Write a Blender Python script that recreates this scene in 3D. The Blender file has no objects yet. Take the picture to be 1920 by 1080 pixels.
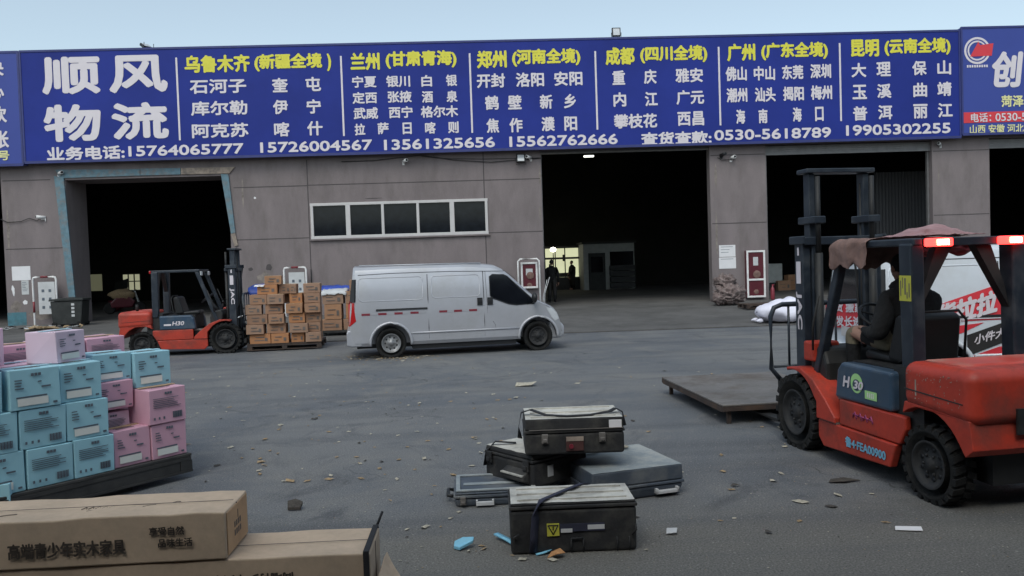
import bpy, bmesh, math, random
from mathutils import Vector, Matrix, noise
random.seed(11)
SC = bpy.context.scene
COL = SC.collection
R_ = math.radians
PI = math.pi

# ------------------------------------------------------------------ camera, sky, sun, exposure
EYE = Vector((0, 0, 1.9)); FPX = 1480.0
ROT = Matrix.Rotation(R_(-2.1), 3, 'Z') @ Matrix.Rotation(PI/2 - R_(1.82), 3, 'X') @ Matrix.Rotation(R_(-1.87), 3, 'Z')
cam = bpy.data.cameras.new('camera'); cam.sensor_width = 36; cam.lens = FPX/1920*36
cam.clip_start = .05; cam.clip_end = 3000
camo = bpy.data.objects.new('camera', cam); COL.objects.link(camo)
camo.matrix_world = Matrix.Translation(EYE) @ ROT.to_4x4()
SC.camera = camo
SUN_EL, SUN_AZ = R_(52), R_(200)          # azimuth clockwise from +Y: low glow behind the photographer
w = bpy.data.worlds.new('World'); SC.world = w; w.use_nodes = True
nt = w.node_tree; nt.nodes.clear()
sky = nt.nodes.new('ShaderNodeTexSky'); sky.sky_type = 'NISHITA'; sky.sun_disc = False
sky.sun_elevation = SUN_EL; sky.sun_rotation = SUN_AZ; sky.air_density = 1.0; sky.dust_density = 2.5; sky.ozone_density = 1.5
bgn = nt.nodes.new('ShaderNodeBackground'); bgn.inputs[1].default_value = .15
hs = nt.nodes.new('ShaderNodeHueSaturation'); hs.inputs['Saturation'].default_value = .54
wo = nt.nodes.new('ShaderNodeOutputWorld')
nt.links.new(sky.outputs[0], hs.inputs['Color']); tn = nt.nodes.new('ShaderNodeMixRGB'); tn.blend_type = 'MULTIPLY'; tn.inputs[0].default_value = 1; tn.inputs[2].default_value = (.90, 1.0, .98, 1)
nt.links.new(hs.outputs[0], tn.inputs[1]); nt.links.new(tn.outputs[0], bgn.inputs[0]); nt.links.new(bgn.outputs[0], wo.inputs[0])
sl = bpy.data.lights.new('sun', 'SUN'); sl.energy = .5; sl.angle = R_(30); sl.color = (1, .93, .85)
so = bpy.data.objects.new('sun', sl); COL.objects.link(so)
sd = Vector((math.sin(SUN_AZ)*math.cos(SUN_EL), math.cos(SUN_AZ)*math.cos(SUN_EL), math.sin(SUN_EL)))
so.rotation_euler = sd.to_track_quat('Z', 'Y').to_euler(); so.location = sd*60
SC.view_settings.view_transform = 'Standard'; SC.view_settings.look = 'None'
SC.view_settings.exposure = 0.46; SC.view_settings.gamma = 1

# ------------------------------------------------------------------ photo measurement helpers (pixel of the 1920x1080 photo -> world)
def ray(px, py): return ROT @ Vector(((px-960)/FPX, (540-py)/FPX, -1))
def G(px, py, z=0.0):
    r = ray(px, py); return EYE + r*((z-EYE.z)/r.z)
def P(px, py, Y):
    r = ray(px, py); return EYE + r*(Y/r.y)
YW = 29.5          # front of the warehouse wall
YS = 29.1          # face of the sign boards
ZF = .2            # warehouse floor level
def X(px, py=450): return P(px, py, YW).x
def ZW(px, py): return P(px, py, YW).z

# ------------------------------------------------------------------ materials
def M(name, rgb, rough=.6, metal=0.0, var=.18, vs=4.0, bump=.0, bs=60.0, dirt=None, ds=2.0, damt=.45, coat=0.0, spec=.5, alpha=1.0, fine=.0, stretch=None):
    m = bpy.data.materials.new(name); m.use_nodes = True
    t = m.node_tree; n = t.nodes; L = t.links
    b = n['Principled BSDF']; b.inputs['Roughness'].default_value = rough; b.inputs['Metallic'].default_value = metal
    b.inputs['Specular IOR Level'].default_value = spec
    if coat: b.inputs['Coat Weight'].default_value = coat; b.inputs['Coat Roughness'].default_value = .12
    tc = n.new('ShaderNodeTexCoord'); oi = n.new('ShaderNodeObjectInfo')
    ad = n.new('ShaderNodeVectorMath'); ad.operation = 'MULTIPLY_ADD'
    L.new(oi.outputs['Random'], ad.inputs[0]); ad.inputs[1].default_value = (37, 21, 53); L.new(tc.outputs['Object'], ad.inputs[2])
    vec = ad.outputs[0]
    if stretch:
        mp = n.new('ShaderNodeMapping'); mp.inputs['Scale'].default_value = stretch; L.new(vec, mp.inputs['Vector']); vec = mp.outputs[0]
    nz = n.new('ShaderNodeTexNoise'); nz.inputs['Scale'].default_value = vs; nz.inputs['Detail'].default_value = 6; nz.inputs['Roughness'].default_value = .6
    L.new(vec, nz.inputs['Vector'])
    r1 = n.new('ShaderNodeMapRange'); r1.inputs['From Min'].default_value = .3; r1.inputs['From Max'].default_value = .7
    r1.inputs['To Min'].default_value = 1-var; r1.inputs['To Max'].default_value = 1+var
    L.new(nz.outputs['Fac'], r1.inputs['Value'])
    mx = n.new('ShaderNodeVectorMath'); mx.operation = 'SCALE'; mx.inputs[0].default_value = rgb; L.new(r1.outputs[0], mx.inputs['Scale'])
    colr = mx.outputs[0]
    if dirt:
        n2 = n.new('ShaderNodeTexNoise'); n2.inputs['Scale'].default_value = ds; n2.inputs['Detail'].default_value = 9; n2.inputs['Roughness'].default_value = .68
        L.new(vec, n2.inputs['Vector'])
        r2 = n.new('ShaderNodeMapRange'); r2.inputs['From Min'].default_value = .47; r2.inputs['From Max'].default_value = .68
        r2.inputs['To Max'].default_value = damt; L.new(n2.outputs['Fac'], r2.inputs['Value'])
        mi = n.new('ShaderNodeMixRGB'); L.new(r2.outputs[0], mi.inputs['Fac']); L.new(colr, mi.inputs[1]); mi.inputs[2].default_value = (*dirt, 1)
        colr = mi.outputs[0]
        rr = n.new('ShaderNodeMapRange'); rr.inputs['To Min'].default_value = rough; rr.inputs['To Max'].default_value = min(1, rough+.35)
        L.new(r2.outputs[0], rr.inputs['Value']); L.new(rr.outputs[0], b.inputs['Roughness'])
    if fine:
        n3 = n.new('ShaderNodeTexNoise'); n3.inputs['Scale'].default_value = bs; n3.inputs['Detail'].default_value = 3
        L.new(vec, n3.inputs['Vector'])
        r3 = n.new('ShaderNodeMapRange'); r3.inputs['From Min'].default_value = .3; r3.inputs['From Max'].default_value = .7
        r3.inputs['To Min'].default_value = 1-fine; r3.inputs['To Max'].default_value = 1+fine; L.new(n3.outputs['Fac'], r3.inputs['Value'])
        m3 = n.new('ShaderNodeVectorMath'); m3.operation = 'SCALE'; L.new(colr, m3.inputs[0]); L.new(r3.outputs[0], m3.inputs['Scale']); colr = m3.outputs[0]
    L.new(colr, b.inputs['Base Color'])
    if bump:
        n4 = n.new('ShaderNodeTexNoise'); n4.inputs['Scale'].default_value = bs; n4.inputs['Detail'].default_value = 5
        L.new(vec, n4.inputs['Vector'])
        bp = n.new('ShaderNodeBump'); bp.inputs['Strength'].default_value = bump; bp.inputs['Distance'].default_value = .02
        L.new(n4.outputs['Fac'], bp.inputs['Height']); L.new(bp.outputs[0], b.inputs['Normal'])
    return m

def EM(name, rgb, s):
    m = bpy.data.materials.new(name); m.use_nodes = True; b = m.node_tree.nodes['Principled BSDF']
    b.inputs['Base Color'].default_value = (*[min(c, .8) for c in rgb], 1); b.inputs['Emission Color'].default_value = (*rgb, 1); b.inputs['Emission Strength'].default_value = s
    return m

DUST = (.20, .185, .165)
mt = {}
def ground_mat():
    m = bpy.data.materials.new('asphalt'); m.use_nodes = True; t = m.node_tree; n = t.nodes; L = t.links
    b = n['Principled BSDF']; b.inputs['Roughness'].default_value = .75; b.inputs['Specular IOR Level'].default_value = .35
    tc = n.new('ShaderNodeTexCoord')
    def nz(s, d=6, ro=.6, dist=0):
        q = n.new('ShaderNodeTexNoise'); q.inputs['Scale'].default_value = s; q.inputs['Detail'].default_value = d; q.inputs['Roughness'].default_value = ro
        q.inputs['Distortion'].default_value = dist; L.new(tc.outputs['Object'], q.inputs['Vector']); return q.outputs['Fac']
    def rng(v, a, b_, c, d_):
        q = n.new('ShaderNodeMapRange'); q.inputs['From Min'].default_value = a; q.inputs['From Max'].default_value = b_
        q.inputs['To Min'].default_value = c; q.inputs['To Max'].default_value = d_; L.new(v, q.inputs['Value']); return q.outputs[0]
    def mix(f, c1, c2):
        q = n.new('ShaderNodeMixRGB'); L.new(f, q.inputs['Fac'])
        for i, c in ((1, c1), (2, c2)):
            if isinstance(c, tuple): q.inputs[i].default_value = (*c, 1)
            else: L.new(c, q.inputs[i])
        return q.outputs[0]
    big = rng(nz(.22, 6, .62, .8), .42, .58, 0, 1)
    c = mix(big, (.112, .118, .130), (.158, .158, .160))
    c = mix(rng(nz(.8, 9, .72, 1.2), .48, .66, 0, .75), c, (.185, .178, .168))           # dusty patches
    c = mix(rng(nz(.55, 9, .7, 2.0), .54, .66, 0, .75), c, (.075, .076, .084))          # oil and tyre stains
    # older brownish slab paving nearest the sheds, its edge a wandering joint
    sx = n.new('ShaderNodeSeparateXYZ'); L.new(tc.outputs['Object'], sx.inputs[0])
    wy = n.new('ShaderNodeMath'); wy.operation = 'MULTIPLY_ADD'; L.new(nz(.9, 6), wy.inputs[0]); wy.inputs[1].default_value = 1.2; L.new(sx.outputs['Y'], wy.inputs[2])
    c = mix(rng(wy.outputs[0], 6.75, 6.0, 0, .8), c, (.150, .139, .122))
    # faint tyre smears along the yard
    mp = n.new('ShaderNodeMapping'); mp.inputs['Scale'].default_value = (.12, 1.6, 1); mp.inputs['Rotation'].default_value = (0, 0, R_(8)); L.new(tc.outputs['Object'], mp.inputs['Vector'])
    q = n.new('ShaderNodeTexNoise'); q.inputs['Scale'].default_value = 1.1; q.inputs['Detail'].default_value = 7; L.new(mp.outputs[0], q.inputs['Vector'])
    c = mix(rng(q.outputs['Fac'], .50, .68, 0, .6), c, (.085, .088, .097))
    grit = rng(nz(75, 3), .3, .7, .55, 1.45)
    s = n.new('ShaderNodeVectorMath'); s.operation = 'SCALE'; L.new(c, s.inputs[0]); L.new(grit, s.inputs['Scale'])
    c = mix(rng(nz(46, 2, .5), .64, .72, 0, .8), s.outputs[0], (.33, .31, .285))      # pale grit
    # cracks: wandering cell borders, only in places
    wv = n.new('ShaderNodeTexNoise'); wv.inputs['Scale'].default_value = 1.3; wv.inputs['Detail'].default_value = 5; L.new(tc.outputs['Object'], wv.inputs['Vector'])
    wa = n.new('ShaderNodeVectorMath'); wa.operation = 'MULTIPLY_ADD'; L.new(wv.outputs['Color'], wa.inputs[0]); wa.inputs[1].default_value = (1.6, 1.6, 0); L.new(tc.outputs['Object'], wa.inputs[2])
    vo = n.new('ShaderNodeTexVoronoi'); vo.feature = 'DISTANCE_TO_EDGE'; vo.inputs['Scale'].default_value = .22; L.new(wa.outputs[0], vo.inputs['Vector'])
    ck = rng(vo.outputs['Distance'], .0, .0035, 1, 0); on = rng(nz(.35, 3), .46, .56, 0, .75)
    mu = n.new('ShaderNodeMath'); mu.operation = 'MULTIPLY'; L.new(ck, mu.inputs[0]); L.new(on, mu.inputs[1]); c = mix(mu.outputs[0], c, (.035, .035, .038))
    L.new(c, b.inputs['Base Color'])
    bp = n.new('ShaderNodeBump'); bp.inputs['Strength'].default_value = .5; bp.inputs['Distance'].default_value = .012
    L.new(nz(60, 5, .7), bp.inputs['Height']); L.new(bp.outputs[0], b.inputs['Normal'])
    return m
mt['asphalt'] = ground_mat()
mt['concrete'] = M('apron_concrete', (.10, .095, .092), .85, var=.25, vs=.7, bump=.3, bs=50, dirt=(.05, .047, .045), ds=.9, damt=.6, fine=.15)
mt['wall'] = M('grey_render', (.192, .160, .163), .9, var=.13, vs=.9, bump=.25, bs=40, dirt=(.135, .115, .112), ds=1.1, damt=.6, fine=.06, stretch=(1.6, 1.6, .5))
mt['joint'] = M('wall_joint', (.07, .06, .062), .9)
mt['stain'] = M('wall_stain', (.20, .17, .155), .95, var=.4, vs=5, bump=.3)
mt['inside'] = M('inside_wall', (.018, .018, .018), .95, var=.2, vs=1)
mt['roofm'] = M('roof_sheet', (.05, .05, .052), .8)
mt['bluepaint'] = M('chipped_blue_paint', (.11, .19, .235), .7, var=.2, vs=6, dirt=(.20, .17, .16), ds=3.2, damt=.9)
mt['beigechip'] = M('bare_plaster', (.30, .24, .20), .9, var=.25, vs=6, dirt=(.10, .09, .09), ds=4, damt=.8)
mt['sign'] = M('sign_blue', (.018, .032, .225), .5, var=.16, vs=.35, spec=.16, bump=.05, bs=1.2)
mt['sign2'] = M('sign_blue_light', (.036, .058, .28), .42, var=.06, vs=.5, spec=.35)
mt['signw'] = M('sign_white', (.66, .60, .64), .5, var=.03)
mt['signy'] = M('sign_yellow', (.68, .62, .05), .5, var=.04)
mt['signyb'] = M('sign_pale_yellow', (.70, .66, .32), .5, var=.04)
mt['signr'] = M('sign_red', (.62, .035, .05), .5, var=.04)
mt['signedge'] = M('sign_edge', (.022, .03, .15), .5)
mt['white'] = M('white_paint', (.72, .70, .70), .5, var=.08, vs=8, dirt=(.35, .32, .3), ds=5, damt=.35)
mt['pvc'] = M('white_frame', (.52, .49, .49), .45, var=.05)
mt['glass'] = M('dark_glass', (.010, .012, .016), .10, var=.3, spec=.22)
mt['glassb'] = M('black_glass', (.006, .007, .010), .08, var=.2, spec=.5)
mt['shutter'] = M('shutter_grey', (.17, .165, .17), .5, metal=.3, var=.15)
mt['black'] = M('black_plastic', (.012, .012, .014), .5, var=.2)
mt['rubber'] = M('tyre_rubber', (.012, .012, .0125), .9, var=.25, vs=9, bump=.3, bs=70, dirt=(.04, .037, .034), ds=6, damt=.6, spec=.3)
mt['rim'] = M('dusty_rim', (.022, .022, .024), .7, metal=.2, var=.3, vs=10, dirt=(.06, .054, .05), ds=9, damt=.6)
mt['rimg'] = M('silver_rim', (.26, .26, .27), .45, metal=.5, var=.15, dirt=(.13, .12, .11), ds=8, damt=.7)
mt['silver'] = M('silver_paint', (.43, .43, .465), .34, metal=.3, var=.05, vs=1.5, coat=.4, dirt=(.30, .285, .27), ds=1.4, damt=.35)
mt['vwhite'] = M('van_white', (.62, .65, .70), .38, var=.05, vs=1.5, coat=.3, dirt=(.4, .38, .36), ds=1.6, damt=.3)
mt['seam'] = M('panel_seam', (.05, .05, .055), .6)
mt['tail'] = M('tail_lens', (.42, .012, .014), .2, var=.1, coat=.4)
mt['lens'] = M('clear_lens', (.55, .56, .58), .15, var=.1, coat=.5)
mt['redmark'] = M('reflector_red', (.20, .025, .04), .4, var=.1)
mt['fred'] = M('forklift_red', (.40, .036, .018), .5, var=.2, vs=2.5, bump=.05, bs=25, dirt=(.12, .035, .026), ds=2.6, damt=.8, fine=.06)
mt['fredtop'] = M('faded_skylit_red', (.47, .05, .03), .5, var=.14, vs=3, dirt=(.36, .20, .16), ds=2.2, damt=.8)  # faded red; the salmon of reflected sky is put into the colour
mt['fblue'] = M('forklift_slate', (.014, .021, .033), .45, var=.2, vs=4, dirt=(.07, .075, .08), ds=4, damt=.5)
mt['fteal'] = M('forklift_cover_blue', (.030, .058, .098), .38, var=.15, vs=3, coat=.2, dirt=(.12, .13, .14), ds=4, damt=.4)
mt['fblack'] = M('forklift_black', (.012, .012, .013), .6, var=.3, vs=6, dirt=(.04, .037, .034), ds=5, damt=.5)
mt['seat'] = M('seat_vinyl', (.008, .008, .009), .5, var=.2)
mt['steel'] = M('steel_plate', (.19, .175, .165), .6, metal=.35, var=.18, vs=2, dirt=(.11, .085, .07), ds=1.7, damt=.7, fine=.1, bump=.15, bs=30)
mt['chrome'] = M('bright_steel', (.55, .55, .56), .25, metal=.9)
mt['rust'] = M('rusty_steel', (.055, .04, .035), .8, metal=.2, var=.35, vs=6, dirt=(.12, .07, .045), ds=4, damt=.6)
mt['yellow'] = M('yellow_label', (.48, .46, .06), .5, var=.06)
mt['lime'] = M('lime_label', (.36, .62, .25), .5, var=.05)
mt['lblue'] = M('pale_blue_paint', (.18, .42, .58), .5, var=.1)
mt['ink'] = M('ink_black', (.02, .018, .018), .7)
mt['inkbrown'] = M('ink_brown', (.055, .042, .034), .8, var=.4, vs=14)
mt['inkfade'] = M('faded_ink', (.13, .11, .10), .8)
mt['inkg'] = M('ink_grey', (.10, .12, .15), .7)
mt['card'] = M('cardboard', (.56, .42, .305), .85, var=.07, vs=3, bump=.08, bs=30, dirt=(.34, .27, .21), ds=2.2, damt=.45, fine=.04)
CART = []
for i, c in enumerate([(.33, .185, .115), (.30, .175, .115), (.36, .19, .105), (.40, .185, .085), (.31, .19, .13)]):
    CART.append(M('brown_carton', c, .85, var=.08, vs=4, dirt=(c[0]*.75, c[1]*.72, c[2]*.7), ds=3, damt=.4))
mt['tape'] = M('packing_tape', (.52, .36, .20), .35, var=.1)
mt['blueb'] = M('pale_blue_carton', (.32, .57, .66), .6, var=.05, vs=2, dirt=(.28, .51, .59), ds=3, damt=.3)
mt['pinkb'] = M('pink_carton', (.64, .36, .455), .6, var=.05, vs=2, dirt=(.58, .30, .40), ds=3, damt=.3)
mt['lilacb'] = M('lilac_carton', (.68, .53, .63), .6, var=.05, vs=2)
mt['palepink'] = M('pale_pink_carton', (.72, .48, .60), .6, var=.05, vs=2)
mt['palet'] = M('pale_top_blue', (.40, .60, .68), .6, var=.05)
mt['palelab'] = M('pale_label', (.72, .72, .68), .6, var=.06)
mt['leafg'] = M('print_green', (.12, .38, .22), .6)
mt['palletk'] = M('dark_pallet', (.035, .034, .034), .8, var=.3, vs=6, dirt=(.08, .075, .07), ds=4, damt=.5)
mt['casek'] = M('case_dark', (.026, .026, .028), .75, var=.25, vs=5, bump=.15, bs=40, dirt=(.085, .08, .073), ds=4.5, damt=.7, spec=.3)
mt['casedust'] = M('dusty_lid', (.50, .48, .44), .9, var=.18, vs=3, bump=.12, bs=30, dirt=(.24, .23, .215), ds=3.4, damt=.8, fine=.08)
mt['caseblue'] = M('blue_grey_case', (.058, .072, .096), .6, var=.2, vs=3, dirt=(.20, .20, .195), ds=2.4, damt=.7, bump=.1, bs=30)
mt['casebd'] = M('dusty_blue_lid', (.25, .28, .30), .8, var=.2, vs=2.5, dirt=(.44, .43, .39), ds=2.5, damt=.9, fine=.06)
mt['web'] = M('webbing', (.02, .02, .024), .9, var=.25, bump=.2, bs=120)
mt['webb'] = M('navy_webbing', (.028, .03, .055), .9, var=.25)
mt['rag'] = M('brown_rag', (.17, .10, .085), .95, var=.3, vs=7, bump=.3, bs=40, dirt=(.25, .16, .14), ds=4, damt=.6)
mt['ragp'] = M('pink_rag', (.30, .18, .19), .95, var=.25, vs=7, bump=.3, bs=40, dirt=(.26, .12, .12), ds=4, damt=.5)
mt['sack'] = M('white_sack', (.74, .72, .82), .7, var=.08, vs=5, bump=.2, bs=60)
mt['mesh'] = M('dirty_bundle', (.15, .11, .105), .9, var=.5, vs=12, bump=.5, bs=30, dirt=(.30, .25, .24), ds=8, damt=.7)
mt['bluetarp'] = M('blue_plastic', (.03, .07, .36), .45, var=.2)
mt['maroon'] = M('fire_red', (.09, .012, .02), .35, var=.15)
mt['redstripe'] = M('stripe_red', (.20, .025, .035), .5, var=.1)
mt['paper'] = M('paper', (.70, .68, .70), .8, var=.05)
mt['dkpaper'] = M('poster_grey', (.50, .50, .51), .8, var=.1)
mt['tealwall'] = M('teal_dado', (.06, .16, .20), .8, var=.3, vs=4, dirt=(.12, .12, .12), ds=5)
mt['binm'] = M('bin_dark', (.014, .016, .016), .6, var=.3, dirt=(.05, .05, .05), ds=4)
mt['cloth'] = M('black_cloth', (.009, .009, .010), .95, var=.3, bump=.9, bs=14)
mt['khaki'] = M('khaki_lit_trousers', (.17, .145, .10), .9, var=.25, bump=.2, bs=60)  # light on the driver's dark thighs and knees, put into the colour
mt['skin'] = M('skin', (.36, .20, .15), .6, var=.06)
mt['hair'] = M('hair', (.010, .009, .009), .7, var=.2)
mt['shoe'] = M('shoe_white', (.45, .44, .44), .7, var=.3, vs=20)
mt['greyw'] = M('booth_grey', (.42, .43, .42), .8, var=.12)
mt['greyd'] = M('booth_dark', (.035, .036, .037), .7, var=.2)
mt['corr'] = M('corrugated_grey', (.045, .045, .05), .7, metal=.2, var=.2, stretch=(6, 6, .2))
mt['cyan'] = M('cyan_foam', (.22, .52, .70), .6, var=.1)
mt['leaf1'] = M('dry_leaf', (.40, .36, .29), .9, var=.4, vs=30)
mt['leaf2'] = M('dry_leaf_tan', (.30, .21, .12), .9, var=.4, vs=30)
mt['leaf3'] = M('dry_leaf_dark', (.06, .052, .046), .9, var=.4, vs=30)
mt['orange'] = M('orange_leaf', (.42, .21, .09), .8, var=.3, vs=20)
mt['lamp_y'] = EM('lit_office_wall', (.70, .72, .46), .62)
mt['lamp_w'] = EM('lit_lamp', (1, .95, .8), 14)
mt['lit_dim'] = EM('lit_window', (.42, .42, .28), .5)
mt['lit_olive'] = EM('lit_olive', (.16, .16, .10), .35)
mt['red_on'] = EM('red_lamp_on', (1, .03, .025), 5.0)
mt['red_core'] = EM('red_lamp_core', (1, .7, .38), 12)
mt['tube_w'] = EM('strip_lamp', (.9, .9, .8), 2.2)

# ------------------------------------------------------------------ mesh builder
_tcache = {}
def glyphs(body, bold):
    k = (body, bold)
    if k in _tcache: return _tcache[k]
    c = bpy.data.curves.new('t', 'FONT'); c.body = body; c.size = 1; c.offset = bold; c.resolution_u = 3; c.fill_mode = 'FRONT'
    o = bpy.data.objects.new('t', c); COL.objects.link(o)
    bpy.context.view_layer.update()
    me = bpy.data.meshes.new_from_object(o.evaluated_get(bpy.context.evaluated_depsgraph_get()))
    vs = [(v.co.x, v.co.y) for v in me.vertices]; fs = [tuple(p.vertices) for p in me.polygons]
    bpy.data.objects.remove(o); bpy.data.curves.remove(c); bpy.data.meshes.remove(me)
    x0 = min(v[0] for v in vs); x1 = max(v[0] for v in vs); y0 = min(v[1] for v in vs); y1 = max(v[1] for v in vs)
    vs = [((a-x0)/(x1-x0), (b-y0)/(y1-y0)) for a, b in vs]
    _tcache[k] = (vs, fs); return vs, fs

class MB:
    def __init__(s): s.bm = bmesh.new()
    def v(s, p): return s.bm.verts.new(p)
    def f(s, vs, m=0, smooth=False):
        try: q = s.bm.faces.new(vs)
        except ValueError: return None
        q.material_index = m; q.smooth = smooth; return q
    def hexa(s, c, m=0):            # 8 corners: bottom 4 then top 4, both counter-clockwise from above
        v = [s.v(p) for p in c]
        for i in ((3, 2, 1, 0), (4, 5, 6, 7), (0, 1, 5, 4), (1, 2, 6, 5), (2, 3, 7, 6), (3, 0, 4, 7)): s.f([v[j] for j in i], m)
        return s
    def box(s, x0, x1, y0, y1, z0, z1, m=0):
        if x0 > x1: x0, x1 = x1, x0
        if y0 > y1: y0, y1 = y1, y0
        return s.hexa([(x0, y0, z0), (x1, y0, z0), (x1, y1, z0), (x0, y1, z0), (x0, y0, z1), (x1, y0, z1), (x1, y1, z1), (x0, y1, z1)], m)
    def prism(s, pts, a0, a1, axis='y', m=0):      # profile (u,v) pulled along axis
        def mk(u, v_, a): return {'y': (u, a, v_), 'x': (a, u, v_), 'z': (u, v_, a)}[axis]
        A = [s.v(mk(u, v_, a0)) for u, v_ in pts]; B = [s.v(mk(u, v_, a1)) for u, v_ in pts]
        n = len(pts); s.f(A, m); s.f(B[::-1], m)
        for i in range(n): s.f([A[i], B[i], B[(i+1) % n], A[(i+1) % n]], m)
        return s
    def tube(s, pts, r, seg=8, m=0, closed=False, cap=True):
        pts = [Vector(p) for p in pts]; n = len(pts); rings = []
        up = None
        for i, p in enumerate(pts):
            if closed: d = pts[(i+1) % n]-pts[i-1]
            else: d = pts[min(i+1, n-1)]-pts[max(i-1, 0)]
            d.normalize()
            if up is None: up = Vector((0, 0, 1)) if abs(d.z) < .9 else Vector((1, 0, 0))
            a = d.cross(up); 
            if a.length < 1e-4: a = d.orthogonal()
            a.normalize(); b = d.cross(a); up = -b if False else up
            rr = r[i] if isinstance(r, (list, tuple)) else r
            rings.append([s.v(p+a*(rr*math.cos(2*PI*k/seg))+b*(rr*math.sin(2*PI*k/seg))) for k in range(seg)])
        for i in range(n if closed else n-1):
            A, B = rings[i], rings[(i+1) % n]
            for k in range(seg): s.f([A[k], A[(k+1) % seg], B[(k+1) % seg], B[k]], m, True)
        if cap and not closed: s.f(rings[0][::-1], m); s.f(rings[-1], m)
        return s
    def lathe(s, prof, seg=24, m=0, axis='y', c=(0, 0, 0), smooth=True, cap=True):    # prof: (r, a) with a along axis
        c = Vector(c); rings = []
        for r, a in prof:
            rg = []
            for k in range(seg):
                t = 2*PI*k/seg; u, v_ = r*math.cos(t), r*math.sin(t)
                rg.append(s.v(c+Vector({'y': (u, a, v_), 'x': (a, u, v_), 'z': (u, v_, a)}[axis])))
            rings.append(rg)
        for A, B in zip(rings, rings[1:]):
            for k in range(seg): s.f([A[k], A[(k+1) % seg], B[(k+1) % seg], B[k]], m, smooth)
        if cap and prof[0][0] > 1e-4: s.f(rings[0][::-1], m)
        if cap and prof[-1][0] > 1e-4: s.f(rings[-1], m)
        return s
    def quad(s, *p, m=0):
        s.f([s.v(q) for q in p], m); return s
    def slab(s, pts, d, m=0):        # polygon thickened by vector d
        d = Vector(d); A = [s.v(Vector(p)) for p in pts]; B = [s.v(Vector(p)+d) for p in pts]; n = len(pts)
        s.f(A, m); s.f(B[::-1], m)
        for i in range(n): s.f([A[i], A[(i+1) % n], B[(i+1) % n], B[i]], m)
        return s
    def text(s, body, o, ux, uy, m=0, bold=.03, shear=0):      # text stretched over the parallelogram o, o+ux, o+uy
        vs, fs = glyphs(body, 0.0); o, ux, uy = Vector(o), Vector(ux), Vector(uy)
        # heavy strokes: the outline laid several times, each a hair in front of the last and shifted sideways
        nrm = ux.cross(uy).normalized(); e = uy.length*bold
        uxn, uyn = ux.normalized(), uy.normalized(); k = 0
        for da, db in (((0, 0),) if bold < .012 else ((0, 0), (1, 0), (-1, 0), (0, 1), (0, -1), (.7, .7), (-.7, .7), (.7, -.7), (-.7, -.7))):
            sx = 1-2*e/max(ux.length, 1e-6); sy = 1-2*e/uy.length
            V = [s.v(o+ux*(.5+(a-.5)*sx+shear*b)+uy*(.5+(b-.5)*sy)+uxn*(da*e)+uyn*(db*e)+nrm*(k*.0004)) for a, b in vs]
            for q in fs: s.f([V[i] for i in q], m)
            k += 1
        return s
    def blob(s, c, r, m=0, seg=14, rings=9, namt=.0, ns=2.0, seed=0, flat=None):
        c = Vector(c); r = Vector(r if not isinstance(r, (int, float)) else (r, r, r)); G_ = []
        for i in range(rings+1):
            th = PI*i/rings
            row = []
            for k in range(seg):
                ph = 2*PI*k/seg; d = Vector((math.sin(th)*math.cos(ph), math.sin(th)*math.sin(ph), math.cos(th)))
                q = 1+namt*noise.noise(d*ns+Vector((seed*7.1, seed*3.3, 0)))
                p = Vector((d.x*r.x*q, d.y*r.y*q, d.z*r.z*q))
                if flat is not None and p.z < -flat: p.z = -flat
                row.append(s.v(c+p))
            G_.append(row)
        for i in range(rings):
            for k in range(seg): s.f([G_[i][k], G_[i+1][k], G_[i+1][(k+1) % seg], G_[i][(k+1) % seg]], m, True)
        return s
    def build(s, name, mats, parent=None, bevel=0, bseg=2, weld=False, smooth=None, mat=None):
        if weld: bmesh.ops.remove_doubles(s.bm, verts=s.bm.verts, dist=.0008)
        bmesh.ops.recalc_face_normals(s.bm, faces=s.bm.faces)
        me = bpy.data.meshes.new(name); s.bm.to_mesh(me); s.bm.free()
        for q in (mats if isinstance(mats, (list, tuple)) else [mats]): me.materials.append(mt[q] if isinstance(q, str) else q)
        if smooth is not None:
            for p in me.polygons: p.use_smooth = True
            try: me.set_sharp_from_angle(angle=R_(smooth))
            except Exception: pass
        o = bpy.data.objects.new(name, me); COL.objects.link(o)
        if parent: o.parent = parent
        if mat: o.matrix_local = mat
        if bevel:
            b = o.modifiers.new('bevel', 'BEVEL'); b.width = bevel; b.segments = bseg; b.limit_method = 'ANGLE'; b.angle_limit = R_(40)
            b.harden_normals = False
        return o

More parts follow.
